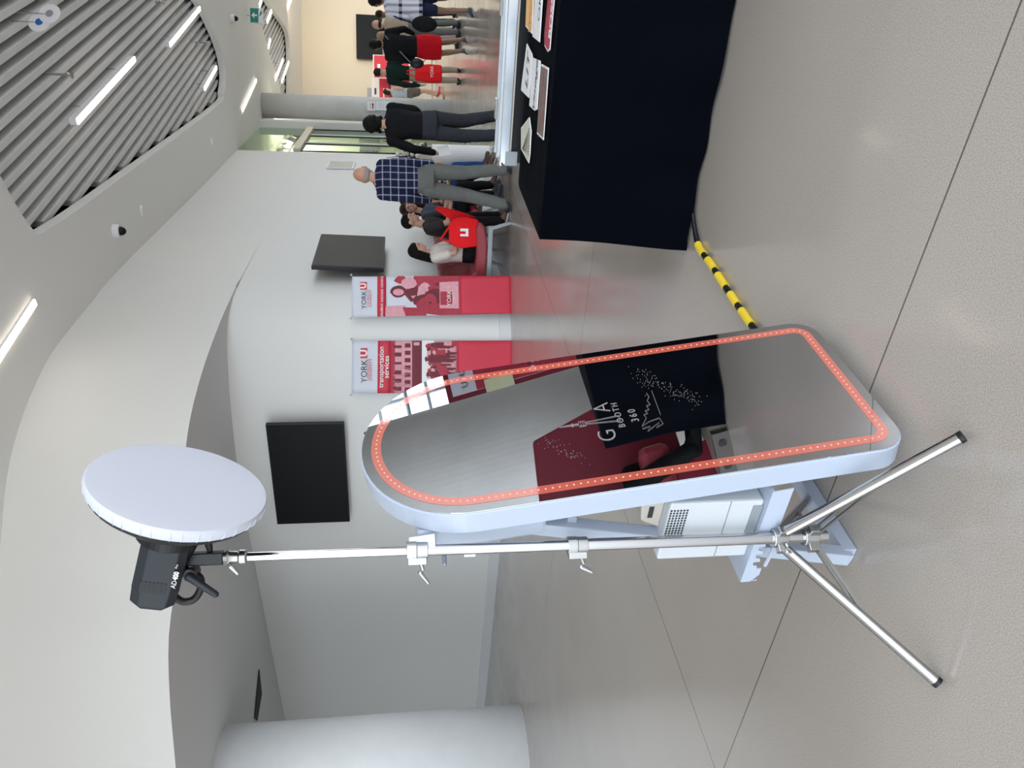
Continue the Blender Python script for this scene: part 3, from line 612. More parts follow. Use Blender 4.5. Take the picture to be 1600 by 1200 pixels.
MB().box(pl(.049, .235, z0+pH+.03), (.001, .018, .006), (bx, mback, Z)).build('feeder_slot', 'dark', pr)
# ------------------------------------------------------------------ light stand
SX, SY = -.388, 1.785
def sp_(z): return V((SX+.007*z, SY, z))
st = empty('light_stand', (SX, SY, 0), label='polished steel tripod light stand in front of the mirror booth', cat='light stand')
feet = [fl(1500, 684, .018), fl(1462, 1064, .018), V((-.345, 2.13, .018))]
for i, f_ in enumerate(feet):
    a = sp_(.285); d_ = (f_-a); h_ = V((d_.x, d_.y, 0)).normalized(); a = a+h_*.03; e_ = f_
    lg = MB().tube([a, e_], .013, 20).build('leg', 'chrome', st, smooth=True)
    dn = (e_-a).normalized(); MB().tube([e_-dn*.002, e_+dn*.008], .0135, 16).build('rubber_foot', 'black', lg)
    c = a+(e_-a)*.56; s_ = h_.cross(Z)*.008; b0 = sp_(.205)+h_*.022
    for sg in (-1, 1):
        d2 = (c-b0).normalized(); MB().box((b0+c)/2+s_*sg, ((c-b0).length/2, .0018, .0045), (d2, h_.cross(Z), d2.cross(h_.cross(Z)))).build('brace', 'caststeel', st)
MB().tube([sp_(.17), sp_(.80)], .0145, 24).build('lower_pole', 'chrome', st, smooth=True)
MB().tube([sp_(.80), sp_(1.18)], .0125, 24).build('middle_pole', 'chrome', st, smooth=True)
MB().tube([sp_(1.17), sp_(1.60)], .0105, 24).build('upper_pole', 'chrome', st, smooth=True)
for z_, nm in ((.295, 'leg_collar'), (.215, 'brace_collar')):
    c = MB().lathe(sp_(z_), Z, [(-.018, .018), (-.018, .023), (.018, .023), (.018, .018)], 24)
    for f_ in feet:
        h_ = V((f_.x-SX, f_.y-SY, 0)).normalized(); c.box(sp_(z_)+h_*.026-Z*.004, (.012, .010, .015), (h_, h_.cross(Z), Z))
    c.build(nm, 'caststeel', st, bevel=.002)
kd = V((-.35, -.93, 0)).normalized()
for z_, tl_ in ((.295, 1), (.80, 1), (1.175, 0)):
    if z_ > .5:
        MB().lathe(sp_(z_), Z, [(-.024, .016), (-.024, .019), (.0, .0195), (.002, .021), (.024, .021), (.024, .016)], 24).build('clamp_collar', 'caststeel', st, smooth=False, bevel=.001)
        MB().box(sp_(z_)+V((-.022, -.005, 0)), (.008, .010, .022)).build('clamp_ear', 'caststeel', st, bevel=.002)
    a = sp_(z_-.008)+(V((-.03, -.008, 0)) if z_ > .5 else kd*.025); kn = MB().tube([a, a+V((-.014, -.004, -.004))*(1 if z_ > .5 else .6)], .005, 10).build('clamp_screw', 'caststeel', st)
    b0 = a+V((-.02, -.006, -.004)); MB().cap(b0+V((.002, 0, .006)), b0+V((-.012, 0, -.020)) if tl_ else b0+V((-.022, 0, -.012)), .006, .0035).build('wing_handle', 'caststeel', kn)
MB().lathe(sp_(1.60), Z, [(-.05, .0115), (-.046, .016), (-.034, .017), (-.030, .0135), (-.014, .0145), (-.008, .018), (0, .016)], 24).build('top_collar', 'caststeel', st, smooth=True); MB().cap(sp_(1.585)+V((-.018, -.01, 0)), sp_(1.57)+V((-.034, -.012, 0)), .006, .004).build('wing_handle', 'caststeel', st)
MB().box(sp_(1.055)+V((-.014, -.004, 0)), (.003, .004, .013)).build('stop_clip', 'caststeel', st)
# ------------------------------------------------------------------ studio strobe with dish
dc = at(281, 757, 1.70); vd = (dc-CAM).normalized(); s2 = (.974*RV-.228*UV); s2 = (s2-vd*s2.dot(vd)).normalized()
an = (-.485*vd+.875*s2).normalized(); sdv = (-vd-an*(-vd).dot(an)).normalized(); tdn = sdv.cross(an); tdn = tdn if tdn.z < 0 else -tdn
def fp(a, s_, t_):
    a = a if a > -.098 else -.098+(a+.098)*.77
    return dc+an*a+sdv*s_+tdn*t_
fs = empty('studio_strobe', fp(-.1, 0, .06), label='black studio strobe with large white-covered dish on top of the light stand', cat='studio light')
RD = .180
cov = MB().lathe(dc, an, [(-.030, RD*.955), (-.022, RD*.985), (-.010, RD*1.0), (-.003, RD*.998), (.0, RD*.985), (.002, RD*.9), (.003, RD*.5), (.004, .003)], 80, cap=True); cov.build('diffusion_cover', 'diff', fs, smooth=True)
mb = MB()
for k in range(40):
    a = 2*math.pi*k/40+random.uniform(-.04, .04); cdir = sdv*math.cos(a)+tdn*math.sin(a); mb.tube([dc+cdir*(RD+.0008)-an*.006, dc+cdir*(RD*.988+.001)-an*.02, dc+cdir*(RD*.957)-an*.03], [.0004, .0012, .0008], 5)
mb.build('cover_gathers', 'diff', fs)
MB().lathe(dc, an, [(-.098, .052), (-.092, .075), (-.062, RD*.75), (-.038, RD*.93), (-.028, RD*.97)], 64, cap=True).build('dish', 'black', fs, smooth=True)
MB().lathe(fp(-.098, 0, 0), an, [(-.035, .057), (-.03, .064), (.0, .066), (.008, .06)], 40).build('mount_ring', 'black', fs, smooth=False)
hw, hh = .044, .048
def octo(a, w_, h_, ch=.018): return [fp(a, s_, t_) for s_, t_ in ((-w_+ch, -h_), (w_-ch, -h_), (w_, -h_+ch), (w_, h_-ch), (w_-ch, h_), (-w_+ch, h_), (-w_, h_-ch), (-w_, -h_+ch))]
body = MB().rings([octo(-.128, hw, hh), octo(-.29, hw, hh), octo(-.293, hw*.985, hh*.985), octo(-.335, hw*.95, hh*.95), octo(-.35, hw*.8, hh*.8)]).build('body', 'strobe', fs, bevel=.002)
mb = MB()
for i in range(7): mb.box(fp(-.268, hw+.0004, -.030+.0080*i), (.013, .0008, .0024), (an, sdv, tdn))
mb.build('vent_slots', 'dark', body)
mb = MB(); put_text(mb, 'AD', fp(-.262, hw+.0015, .034), an, -tdn, .014, align='LEFT'); put_text(mb, '400', fp(-.2345, hw+.0015, .034), an, -tdn, .014, align='LEFT', bold=.0006); put_text(mb, 'Pro', fp(-.197, hw+.0015, .031), an, -tdn, .007, align='LEFT'); mb.build('lettering', 'txtw', body)
hp = [fp(-.235, 0, hh-.005), fp(-.245, 0, hh+.02), fp(-.262, 0, hh+.038), fp(-.30, 0, hh+.043), fp(-.335, 0, hh+.034), fp(-.345, 0, hh+.012), fp(-.325, 0, hh-.012)]
MB().tube(spline([tuple(q) for q in hp], 6), .0085, 12).build('handle', 'black', fs, smooth=True)
by = sp_(1.60)
MB().box(by+Z*.055, (.014, .014, .055)).build('bracket', 'black', fs, bevel=.003)
MB().cap(by+Z*.09+V((0, 0, 0)), fp(-.15, 0, hh), .016, .016).build('swivel', 'black', fs)
MB().lathe(by+Z*.068+V((-.03, -.03, 0)), V((0, 1, 0)), [(0, .013), (.05, .013)], 24).build('pivot', 'black', fs)
MB().cap(by+V((-.032, -.034, .066)), by+V((-.072, -.034, .012)), .0095, .0075).build('tilt_lever', 'strobe', fs, smooth=True)
MB().cap(by+Z*.03+V((.014, 0, 0)), by+Z*.03+V((.035, 0, .004)), .006, .009).build('lock_knob', 'black', fs)
# ------------------------------------------------------------------ table, cloth, signs, case
TA = V((.585, 3.13, 0)); TB = V((1.96, 2.235, 0)); td = (TB-TA).normalized(); tn = V((-td.y, td.x, 0)); TL_ = (TB-TA).length; TD = .68; TZ = .64
ft = empty('folding_table', TA+td*TL_/2+tn*TD/2, label='folding table hidden under the black cloth', cat='table')
MB().box(TA+td*TL_/2+tn*TD/2+Z*(TZ-.022), (TL_/2-.03, TD/2-.03, .012), (td, tn, Z)).build('tabletop', 'greymetal', ft)
for a in (.15, TL_-.15):
    for b_ in (.1, TD-.1): MB().tube([TA+td*a+tn*b_, TA+td*a+tn*b_+Z*(TZ-.035)], .012).build('leg', 'greymetal', ft)
def rrect(w0, w1, d0, d1, r_, n_=7):
    o = []
    for cx, cy, a0 in ((w1-r_, d1-r_, 0), (w0+r_, d1-r_, 90), (w0+r_, d0+r_, 180), (w1-r_, d0+r_, 270)):
        for k in range(n_): a = math.radians(a0+90*k/(n_-1)); o.append((cx+r_*math.cos(a), cy+r_*math.sin(a)))
    return o
def dense(pts, st_=.03):
    o = []
    for a, b_ in zip(pts, pts[1:]+pts[:1]):
        L = math.hypot(b_[0]-a[0], b_[1]-a[1]); k = max(1, int(L/st_))
        for i in range(k): o.append((a[0]+(b_[0]-a[0])*i/k, a[1]+(b_[1]-a[1])*i/k))
    return o
base = dense(rrect(0, TL_, 0, TD, .03)); rs = []; cxm, cym = TL_/2, TD/2
for z_, g in ((TZ, .86), (TZ+.001, .985), (TZ-.004, 1.0), (TZ-.02, 1.0), (.56, 1), (.48, 1), (.38, 1), (.28, 1), (.18, 1), (.09, 1), (.012, 1)):
    ring = []
    for i, (u, v) in enumerate(base):
        f_ = max(0, (TZ-.02-z_)/TZ); wv = .012*f_*math.sin(i*.62+1.3*math.sin(i*.13))+.010*f_*math.sin(i*.23+z_*7); du, dv = u-cxm, v-cym; l_ = math.hypot(du/cxm, dv/cym)
        ed = (1 if g == 1 else g); uu, vv = cxm+du*ed, cym+dv*ed
        nx, ny = (du/cxm), (dv/cym); q = max(abs(nx), abs(ny)); nx = nx if abs(nx) > .93*q else 0; ny = ny if abs(ny) > .93*q else 0
        uu += nx*(wv+.012*f_); vv += ny*(wv+.012*f_)
        ring.append(TA+td*uu+tn*vv+Z*(z_+.004*f_*math.sin(i*.35)))
    rs.append(ring)
mb = MB(); k = len(base); vs = [p for r in rs for p in r]; fs_ = [(a*k+i, a*k+(i+1) % k, (a+1)*k+(i+1) % k, (a+1)*k+i) for a in range(len(rs)-1) for i in range(k)]; fs_.append(tuple(range(k)))
mb.add(vs, fs_); mb.build('tablecloth', 'cloth', smooth=True, label='fitted black cloth draped over the table to the floor', cat='tablecloth')
def sign(pix, label, face, rim=None, writes=(), name='prop_sign', ins=.10):
    P_ = [fl(x_, y_, TZ+.006) for x_, y_ in pix]; c = sum(P_, V((0, 0, 0)))/len(P_)
    r = empty(name, c, label=label, cat='prop sign')
    MB().prism(P_, Z*.003).build('board', rim or face, r)
    mbf = MB(); Q = [p+(c-p)*ins for p in P_]; mbf.prism([p+Z*.0032 for p in Q], Z*.0008); mbf.build('face', face, r)
    mb = MB(); any_ = False
    for s_, x_, y_, sz_, mi, kw in writes:
        o_ = fl(x_, y_, TZ+.0105); put_text(mb, s_, o_, kw.pop('ux', td), kw.pop('uy', tn), sz_, mi=mi, **kw); any_ = True
    if any_: mb.build('lettering', ['txtd', 'f_red', 'txtw', 'hairblonde'], r)
    return r, P_, c
M['signgrey'] = mat('sign_taupe', (.16, .13, .11), .5); M['signorange'] = mat('sign_orange', (.85, .42, .06), .5); M['money'] = mat('banknote_print', (.60, .62, .52), .6, var=.25, vs=60)
sign([(824, 68), (832, 84), (833, 90), (827, 153), (815, 141), (816, 130)], 'white rounded prop sign reading LIT on the black table', 'paper', 'paper', [('LIT', 824, 112, .085, 0, dict(shear=.2, sp=1.3, bold=.003))])
sign([(833, 90), (845, 95), (845, 104), (840, 171), (836, 173), (828, 165), (829, 150)], 'white prop sign with black script reading Vintage on the black table', 'paper', 'paper', [('Vintage', 836, 136, .068, 0, dict(shear=.35, bold=.001))])
sign([(847, 100), (858, 106), (850, 219), (840, 209)], 'dark taupe prop sign with red writing and white rim on the black table', 'signgrey', 'paper', [('LAUGH AND SMILE', 846, 160, .032, 1, dict()), ('LIVE  LOVE', 850, 163, .03, 1, dict())], ins=.06)
r, P_, c = sign([(815, 200), (828, 183), (829, 190), (831, 205), (830, 218), (829, 240), (827, 255), (815, 233)], 'fan of banknotes prop sign nearest the left end of the table', 'money', 'paper', ins=.07)
mb = MB(); hub = fl(816, 233, TZ+.0112)
for k in range(9): e_ = fl(828.5, 196+6*k, TZ+.0112); mb.tube([hub, hub+(e_-hub)*.9], .0012, 4)
mb.build('note_edges', 'signgrey', r)
sign([(824, -10), (835, -10), (832, 53), (822, 41)], 'orange and white prop sign cut by the frame edge on the table', 'signorange', 'paper', [('WOW', 829, 15, .07, 3, dict(shear=.2))])
sign([(837, -10), (849, -10), (844, 66), (833, 57)], 'white prop sign with dark marks beside the orange sign on the table', 'paper', 'paper', [('OK', 843, 12, .07, 0, dict())])
sign([(858, -10), (868, -10), (864, 30), (860, 78), (857, 81), (852, 72), (852, 50)], 'red rounded prop sign with white letters reading BOSS near the table front edge', 'mred', 'paper', [('BOSS', 861, 28, .062, 2, dict(bold=.002))], ins=.08)
# flight case behind the table
CA = at(806, 257, 3.83); CA.z = 0; cw = 1.5; cdp = .26; c0 = CA+tn*.0
fc = empty('flight_case', c0+td*cw/2+tn*cdp/2, label='black flight case with silver edging and latches behind the table', cat='flight case')
zt = .712
MB().box(c0+td*cw/2+tn*cdp/2+Z*(zt-.05)/2, (cw/2-.006, cdp/2-.006, (zt-.05)/2), (td, tn, Z)).build('shell', 'black', fc)
MB().box(c0+td*cw/2+tn*cdp/2+Z*(zt-.028), (cw/2-.003, cdp/2-.003, .026), (td, tn, Z)).build('lid', 'beige', fc)
for e_, z_, h_ in ((0, zt-.022, .022), (cdp, zt-.022, .022)):
    MB().box(c0+td*cw/2+tn*e_+Z*z_, (cw/2, .006, h_), (td, tn, Z)).build('edge_rail', 'alu', fc, bevel=.002)
for e_ in (.05, .12, .2): MB().box(c0+td*cw/2+tn*e_+Z*(zt+.002), (cw/2, .004, .004), (td, tn, Z)).build('top_rail', 'alu', fc)
MB().box(c0+tn*cdp/2+Z*(zt-.022), (.006, cdp/2, .022), (td, tn, Z)).build('end_rail', 'greymetal', fc)
for e_ in (0.01, cdp-.01): MB().ell(c0+tn*e_+Z*(zt-.006), (.02, .02, .02)).build('ball_corner', 'caststeel', fc, smooth=True)
MB().box(c0-tn*.004+td*.03+Z*(zt-.055), (.035, .003, .03), (td, tn, Z)).build('corner_plate', 'greymetal', fc)
for u in (.22, .70, 1.1):
    MB().box(c0+td*u+tn*(cdp-.05)+Z*(zt+.008), (.05, .02, .006), (td, tn, Z)).build('butterfly_latch', 'caststeel', fc, bevel=.002)
MB().box(c0+td*.90+tn*(cdp-.04)+Z*(zt+.012), (.09, .012, .010), (td, tn, Z)).build('handle', 'black', fc, bevel=.004)
# ------------------------------------------------------------------ taped cable
cp = spline([tuple(fl(x_, y_, .014)) for x_, y_ in ((1080, 300), (1083, 340), (1088, 372), (1094, 390), (1112, 415), (1131, 445), (1151, 475), (1168, 500), (1187, 528), (1195, 560))], 6)
cb = empty('power_cable', V((cp[0].x, cp[0].y, 0)), label='black cable banded with yellow hazard tape running from the table to the mirror', cat='cable')
L = [0]
for a, b_ in zip(cp, cp[1:]): L.append(L[-1]+(b_-a).length)
mb = MB(); mb.tube(cp, [.006+.006*min(1, l_/.25) for l_ in L], 10); mb.tube([p+V((.008, .004, 0)) for p in cp], .006, 8); mb.build('cord', 'black', cb, smooth=True)
def near(x_, y_):
    q = fl(x_, y_, .014); return min(range(len(cp)), key=lambda i: (cp[i]-q).length)
cpd = resamp(cp, 200)
for a, b_ in (((1090, 383), (1100, 397)), ((1106, 408), (1117, 420)), ((1122, 430), (1136, 443)), ((1143, 456), (1154, 472)), ((1159, 487), (1175, 505))):
    ia = min(range(200), key=lambda i: (cpd[i]-fl(*a, .014)).length); ib = min(range(200), key=lambda i: (cpd[i]-fl(*b_, .014)).length)
    MB().tube([p+V((.003, .002, 0)) for p in cpd[ia:ib+1]], .0152, 12).build('tape_band', 'tapeY', cb, smooth=True)
# ------------------------------------------------------------------ people
def remesh(o, vox, dispn=0., sm=3):
    m_ = o.modifiers.new('r', 'REMESH'); m_.mode = 'VOXEL'; m_.voxel_size = vox; m_.use_smooth_shade = True
    m2 = o.modifiers.new('s', 'SMOOTH'); m2.factor = .5; m2.iterations = sm
    if dispn:
        tx = bpy.data.textures.new('folds', 'CLOUDS'); tx.noise_scale = .11; tx.noise_depth = 2
        m3 = o.modifiers.new('d', 'DISPLACE'); m3.texture = tx; m3.strength = dispn; m3.mid_level = .5; m3.texture_coords = 'LOCAL'
def torso(mb, P, N, prof, tw=0., nseg=20):
    d = (N-P); up = d.normalized(); lat = V((math.cos(tw), math.sin(tw), 0)); dep = up.cross(lat).normalized(); lat = dep.cross(up)
    rs = []
    for t_, rx, ry, off in prof:
        c = P+d*t_+dep*off; rs.append([c+lat*rx*math.cos(2*math.pi*q/nseg)*(1)+dep*ry*math.sin(2*math.pi*q/nseg) for q in range(nseg)])
    mb.rings(rs, True)
def human(label, loc, rz, Ht, skin='skin', top='f_black', bottom='f_cargo', shoes='shoe', hair=('short', 'hairblack'), pose=None, long_sleeve=True, legs='long', group=None, head_yaw=0., head_pitch=0., wide=1.0, vox=.010, face=True, top_len=0., mats_leg=None, tuck=True, extra=None):
    s = Ht/1.75; J = dict(P=(0, 0, .95), N=(0, .0, 1.495), H=(0, .03, 1.63), hl=(-.09, 0, .92), hr=(.09, 0, .92), kl=(-.10, .03, .50), kr=(.10, .03, .50), al=(-.10, -.02, .09), ar=(.10, -.02, .09),
             tl=(-.12, .16, .03), tr=(.12, .16, .03), sl=(-.175*wide, 0, 1.42), sr=(.175*wide, 0, 1.42), el=(-.235*wide, -.03, 1.13), er=(.235*wide, -.03, 1.13), wl=(-.24*wide, .06, .89), wr=(.24*wide, .06, .89))
    if pose: J.update(pose)
    J = {k: V(v)*s for k, v in J.items()}
    r = empty('person', loc, rz, label=label, cat='person', group=group)
    P, N, Hd = J['P'], J['N'], J['H']; hf = V((math.sin(head_yaw), math.cos(head_yaw)*math.cos(head_pitch), -math.sin(head_pitch))).normalized(); hx = hf.cross(Z).normalized(); hz = hx.cross(hf).normalized(); HA = (hx, hf, hz)
    b = MB()
    b.ell(Hd+hz*.015*s-hf*.008*s, (.076*s, .094*s, .098*s), HA, 18, 12); b.ell(Hd+hf*.022*s-hz*.05*s, (.056*s, .066*s, .062*s), HA, 16, 10)
    b.cap(N-Z*.02*s, Hd-hz*.04*s-hf*.01*s, .056*s, .052*s)
    if face:
        b.cap(Hd+hf*.086*s+hz*.0*s, Hd+hf*.104*s-hz*.03*s, .009*s, .0145*s, 8); b.cap(Hd+hf*.078*s+hz*.022*s-hx*.03*s, Hd+hf*.078*s+hz*.022*s+hx*.03*s, .013*s, .013*s, 8)
        b.cap(Hd+hf*.084*s-hz*.058*s-hx*.012*s, Hd+hf*.084*s-hz*.058*s+hx*.012*s, .009*s, .009*s, 8); b.ell(Hd+hf*.072*s-hz*.092*s, (.02*s, .018*s, .016*s), HA, 10, 6)
    for sg in (-1, 1): b.ell(Hd+hx*sg*.080*s-hf*.004*s-hz*.01*s, (.011*s, .022*s, .032*s), HA, 10, 6)
    torso(b, P, N, [(-.12, .10*s, .09*s, 0), (0, .13*s, .095*s, 0), (.3, .115*s, .085*s, 0), (.7, .14*s, .09*s, 0), (.9, .15*s, .08*s, 0), (1.02, .06*s, .05*s, 0)])
    for q in 'lr':
        b.cap(J['s'+q], J['e'+q], .044*s, .036*s); b.cap(J['e'+q], J['w'+q], .037*s, .025*s); b.cap(J['h'+q], J['k'+q], .076*s, .052*s); b.cap(J['k'+q], J['a'+q], .052*s, .036*s)
        b.cap((J['k'+q]*.72+J['a'+q]*.28), J['k'+q]*.5+J['a'+q]*.5, .054*s, .046*s)
        b.cap(J['a'+q]-Z*.03*s, J['t'+q]+Z*.01*s, .036*s, .028*s)
        fd = (J['w'+q]-J['e'+q]).normalized(); ax_ = V((0, 1, 0)); ax_ = (ax_-fd*ax_.dot(fd)); ax_ = ax_.normalized() if ax_.length > .2 else V((1, 0, 0)); pn = fd.cross(ax_).normalized()
        W = J['w'+q]; b.cap(W, W+fd*.03*s, .026*s, .026*s, 10); b.ell(W+fd*.055*s, (.016*s, .040*s, .046*s), (pn, ax_, fd), 12, 8)
        sg = -1 if q == 'l' else 1; inn = pn if pn.x*sg < 0 else -pn
        for k in range(4):
            o_ = W+fd*.092*s+ax_*(-.028+.0187*k)*s; l_ = (.036, .042, .040, .030)[k]*s
            e1 = o_+fd*l_*.9+inn*.006*s; e2 = e1+(fd*.8+inn*.6).normalized()*l_*.8; b.cap(o_-fd*.01*s, e1, .0085*s, .008*s, 8); b.cap(e1, e2, .008*s, .0068*s, 8)
        o_ = W+fd*.03*s+ax_*.030*s; e1 = o_+(fd*.7+ax_*.7).normalized()*.036*s; e2 = e1+(fd*.95+ax_*.1+inn*.3).normalized()*.028*s; b.cap(o_, e1, .012*s, .0095*s, 8); b.cap(e1, e2, .0095*s, .008*s, 8)
    o = b.build('body', skin, r, local=True); remesh(o, vox*.62*s, 0, 2)
    if face:
        for sg in (-1, 1):
            MB().ell(Hd+hf*.0885*s+hx*sg*.028*s+hz*.004*s, (.012*s, .005*s, .0055*s), HA, 10, 6).build('eye', 'black', r, local=True)
        MB().ell(Hd+hf*.0925*s-hz*.058*s, (.020*s, .005*s, .005*s), HA, 10, 6).build('mouth', M['lip'], r, local=True)
    # top garment
    t_ = MB(); low = -.10 - top_len
    prof = [(low, .155*s*wide, .118*s, 0), (0, .152*s*wide, .118*s, 0), (.25, .140*s*wide, .112*s, 0), (.5, .148*s*wide, .115*s, .004*s), (.75, .168*s*wide, .122*s, .0), (.9, .165*s*wide, .108*s, 0), (.97, .085*s, .07*s, 0), (1.0, .062*s, .058*s, 0)]
    if extra and 'flare' in extra: prof = [(low-.04, extra['flare']*s, .16*s, 0)]+[(a, rx+(extra['flare']*s-rx)*max(0, (.62-a))/.75, ry+.03*s*max(0, .6-a), o_) for a, rx, ry, o_ in prof]
    torso(t_, P, N, prof, extra.get('tw', 0) if extra else 0)
    t_.cap(J['sl']*.75+N*.25-Z*.015*s, J['sr']*.75+N*.25-Z*.015*s, .062*s, .062*s)
    for q in 'lr':
        t_.cap(N-Z*.015*s, J['s'+q]*.85+N*.15-Z*.005*s, .050*s, .050*s)
        if long_sleeve is None: t_.cap(J['s'+q]*.8+N*.2, J['s'+q], .05*s, .045*s); continue
        if long_sleeve: t_.cap(J['s'+q], J['e'+q], .064*s, .054*s); t_.cap(J['e'+q], J['w'+q]*.97+J['e'+q]*.03, .055*s, .040*s)
        else: t_.cap(J['s'+q], J['s'+q]*.35+J['e'+q]*.65, .062*s, .062*s)
    o = t_.build('top', top, r, local=True); remesh(o, vox*s, .018*s)
    # bottom garment
    p_ = MB()
    if legs == 'skirt':
        K = (J['kl']+J['kr'])/2; hp_ = P
        torso(p_, K*1.02-hp_*.02, P+Z*.08*s, [(0, .165*s*wide, .125*s, 0), (.3, .18*s*wide, .135*s, -.005*s), (.6, .175*s*wide, .13*s, -.01*s), (1, .135*s*wide, .105*s, 0)])
    else:
        torso(p_, P-(N-P).normalized()*.08*s, P+(N-P).normalized()*.10*s, [(-.1, .12*s*wide, .10*s, 0), (0, .155*s*wide, .118*s, -.01*s), (.6, .152*s*wide, .118*s, -.01*s), (1, .145*s*wide, .112*s, 0)])
        for q in 'lr':
            bg_ = (extra or {}).get('baggy', 1)
            if legs == 'long': p_.cap(J['h'+q], J['k'+q], .094*s, .070*s*bg_); p_.cap(J['k'+q], J['a'+q]+Z*.0*s, .069*s*bg_, .058*s*bg_)
            elif legs == 'shorts': p_.cap(J['h'+q], J['h'+q]*.45+J['k'+q]*.55, .094*s, .088*s)
    o = p_.build('skirt' if legs == 'skirt' else ('shorts' if legs == 'shorts' else 'trousers'), bottom, r, local=True); remesh(o, vox*s, .016*s)
    for q in 'lr':
        a, t2 = J['a'+q], J['t'+q]; d_ = (t2-a); d_ = d_.normalized(); fw = (t2-a); fw.z *= 1
        sh_ = MB(); hz_ = a-Z*.035*s-fw.normalized()*.02*s; sh_.cap(hz_, t2+Z*.012*s, .040*s, .034*s); sh_.cap(a-Z*.01*s, a+(t2-a)*.35, .044*s, .036*s)
        o = sh_.build('shoe', shoes, r, local=True, smooth=True); remesh(o, .007*s, 0, 2)
        fh = fw.copy(); fh.z = fw.z+.04*s; fh.normalize(); sx2 = fh.cross(Z).normalized(); dn = sx2.cross(fh); dn = dn if dn.z < 0 else -dn
        if shoes in ('shoewhite', 'shoered', 'shoe', 'shoegrey', 'shoebrown'):
            mid = (hz_+t2)/2+dn*.034*s; MB().ell(mid, (fw.length/2+.045*s, .043*s, .012*s), (fh, sx2, dn), 16, 6).build('sole', 'shoewhite' if shoes != 'shoe' else 'shoegrey', o, local=True, smooth=True)
    if hair:
        kind, hm = hair; h_ = MB()
        if kind == 'short': h_.ell(Hd+hz*.030*s-hf*.018*s, (.083*s, .094*s, .092*s), HA, 18, 10); h_.ell(Hd+hz*.065*s+hf*.035*s, (.066*s, .058*s, .045*s), HA, 14, 8)
        elif kind == 'bald': h_.ell(Hd-hz*.035*s-hf*.022*s, (.0785*s, .080*s, .048*s), HA, 18, 10)
        elif kind == 'curly':
            for k in range(46):
                u_ = random.uniform(-.35, 1); a = random.uniform(0, 6.283); q_ = math.sqrt(max(0, 1-u_*u_)); c = Hd+hz*(.02+.085*u_)*s+hx*.085*q_*math.cos(a)*s+hf*(-.015+.085*q_*math.sin(a))*s
                if (c-Hd).dot(hf) < .062*s or u_ > .45: h_.ell(c, (.030*s, .030*s, .030*s), None, 8, 6)
            for k in range(16): a = random.uniform(-2.4, 2.4); h_.ell(Hd-hz*random.uniform(.02, .085)*s-hf*.085*math.cos(a)*s+hx*.085*math.sin(a)*s, (.026*s,)*3, None, 8, 6)
            h_.ell(Hd+hz*.035*s-hf*.025*s, (.098*s, .105*s, .103*s), HA, 16, 9); h_.ell(Hd-hz*.045*s-hf*.045*s, (.08*s, .06*s, .06*s), HA, 16, 9)
        elif kind == 'bun': h_.ell(Hd+hz*.032*s-hf*.02*s, (.084*s, .096*s, .092*s), HA, 18, 10); h_.ell(Hd-hf*.10*s-hz*.035*s, (.05*s, .05*s, .06*s), HA, 12, 8); h_.ell(Hd-hf*.05*s-hz*.05*s, (.07*s, .05*s, .06*s), HA, 12, 8)
        elif kind == 'long':
            h_.ell(Hd+hz*.032*s-hf*.018*s, (.086*s, .098*s, .094*s), HA, 18, 10); h_.ell(Hd+hz*.06*s+hf*.03*s, (.068*s, .06*s, .05*s), HA, 14, 8)
            h_.cap(Hd-hf*.045*s, Hd-hf*.075*s-hz*.22*s, .078*s, .055*s); h_.cap(Hd-hf*.075*s-hz*.2*s, Hd-hf*.085*s-hz*.34*s, .052*s, .018*s)
            for sg in (-1, 1): h_.cap(Hd+hx*sg*.066*s-hf*.01*s, Hd+hx*sg*.074*s-hf*.02*s-hz*.2*s, .034*s, .022*s)
        o = h_.build('hair', hm, r, local=True); remesh(o, .007*s if kind != 'curly' else .005*s, .010*s if kind != 'bald' else 0, 0 if kind == 'curly' else 2)
    r['_s'] = s; del r['_s']
    return r, J
def floor_at(x_, y_): q = fl(x_, y_); return V((q.x, q.y, 0))
M['lip'] = mat('lip', (.35, .10, .09), .5)
def fix_rot(r, J, k): # world point of a joint
    return V(r.location)+Matrix.Rotation(r.rotation_euler[2], 3, 'Z') @ J[k]
# balding man walking away
walk = dict(hl=(-.09, 0, .92), hr=(.09, 0, .92), kl=(-.135, .06, .50), al=(-.25, -.06, .10), tl=(-.29, .08, .03), kr=(.11, .04, .50), ar=(.14, -.02, .095), tr=(.16, .15, .03), el=(-.185, .0, 1.13), wl=(-.185, .14, .91), er=(.188, -.02, 1.13), wr=(.20, .04, .88))
p = at(800, 290, 8.38); bald, BJ = human('balding person in a navy plaid shirt and grey trousers, walking away from the camera', V((p.x+.03, 8.38, 0)), -.05, 1.73, 'skinpink', 'plaid', 'f_grey', 'shoe', ('bald', 'hairgrey'), dict(walk, H=(.06, .04, 1.62)), wide=.92, head_yaw=.3, top_len=.03, extra=dict(baggy=1.1))
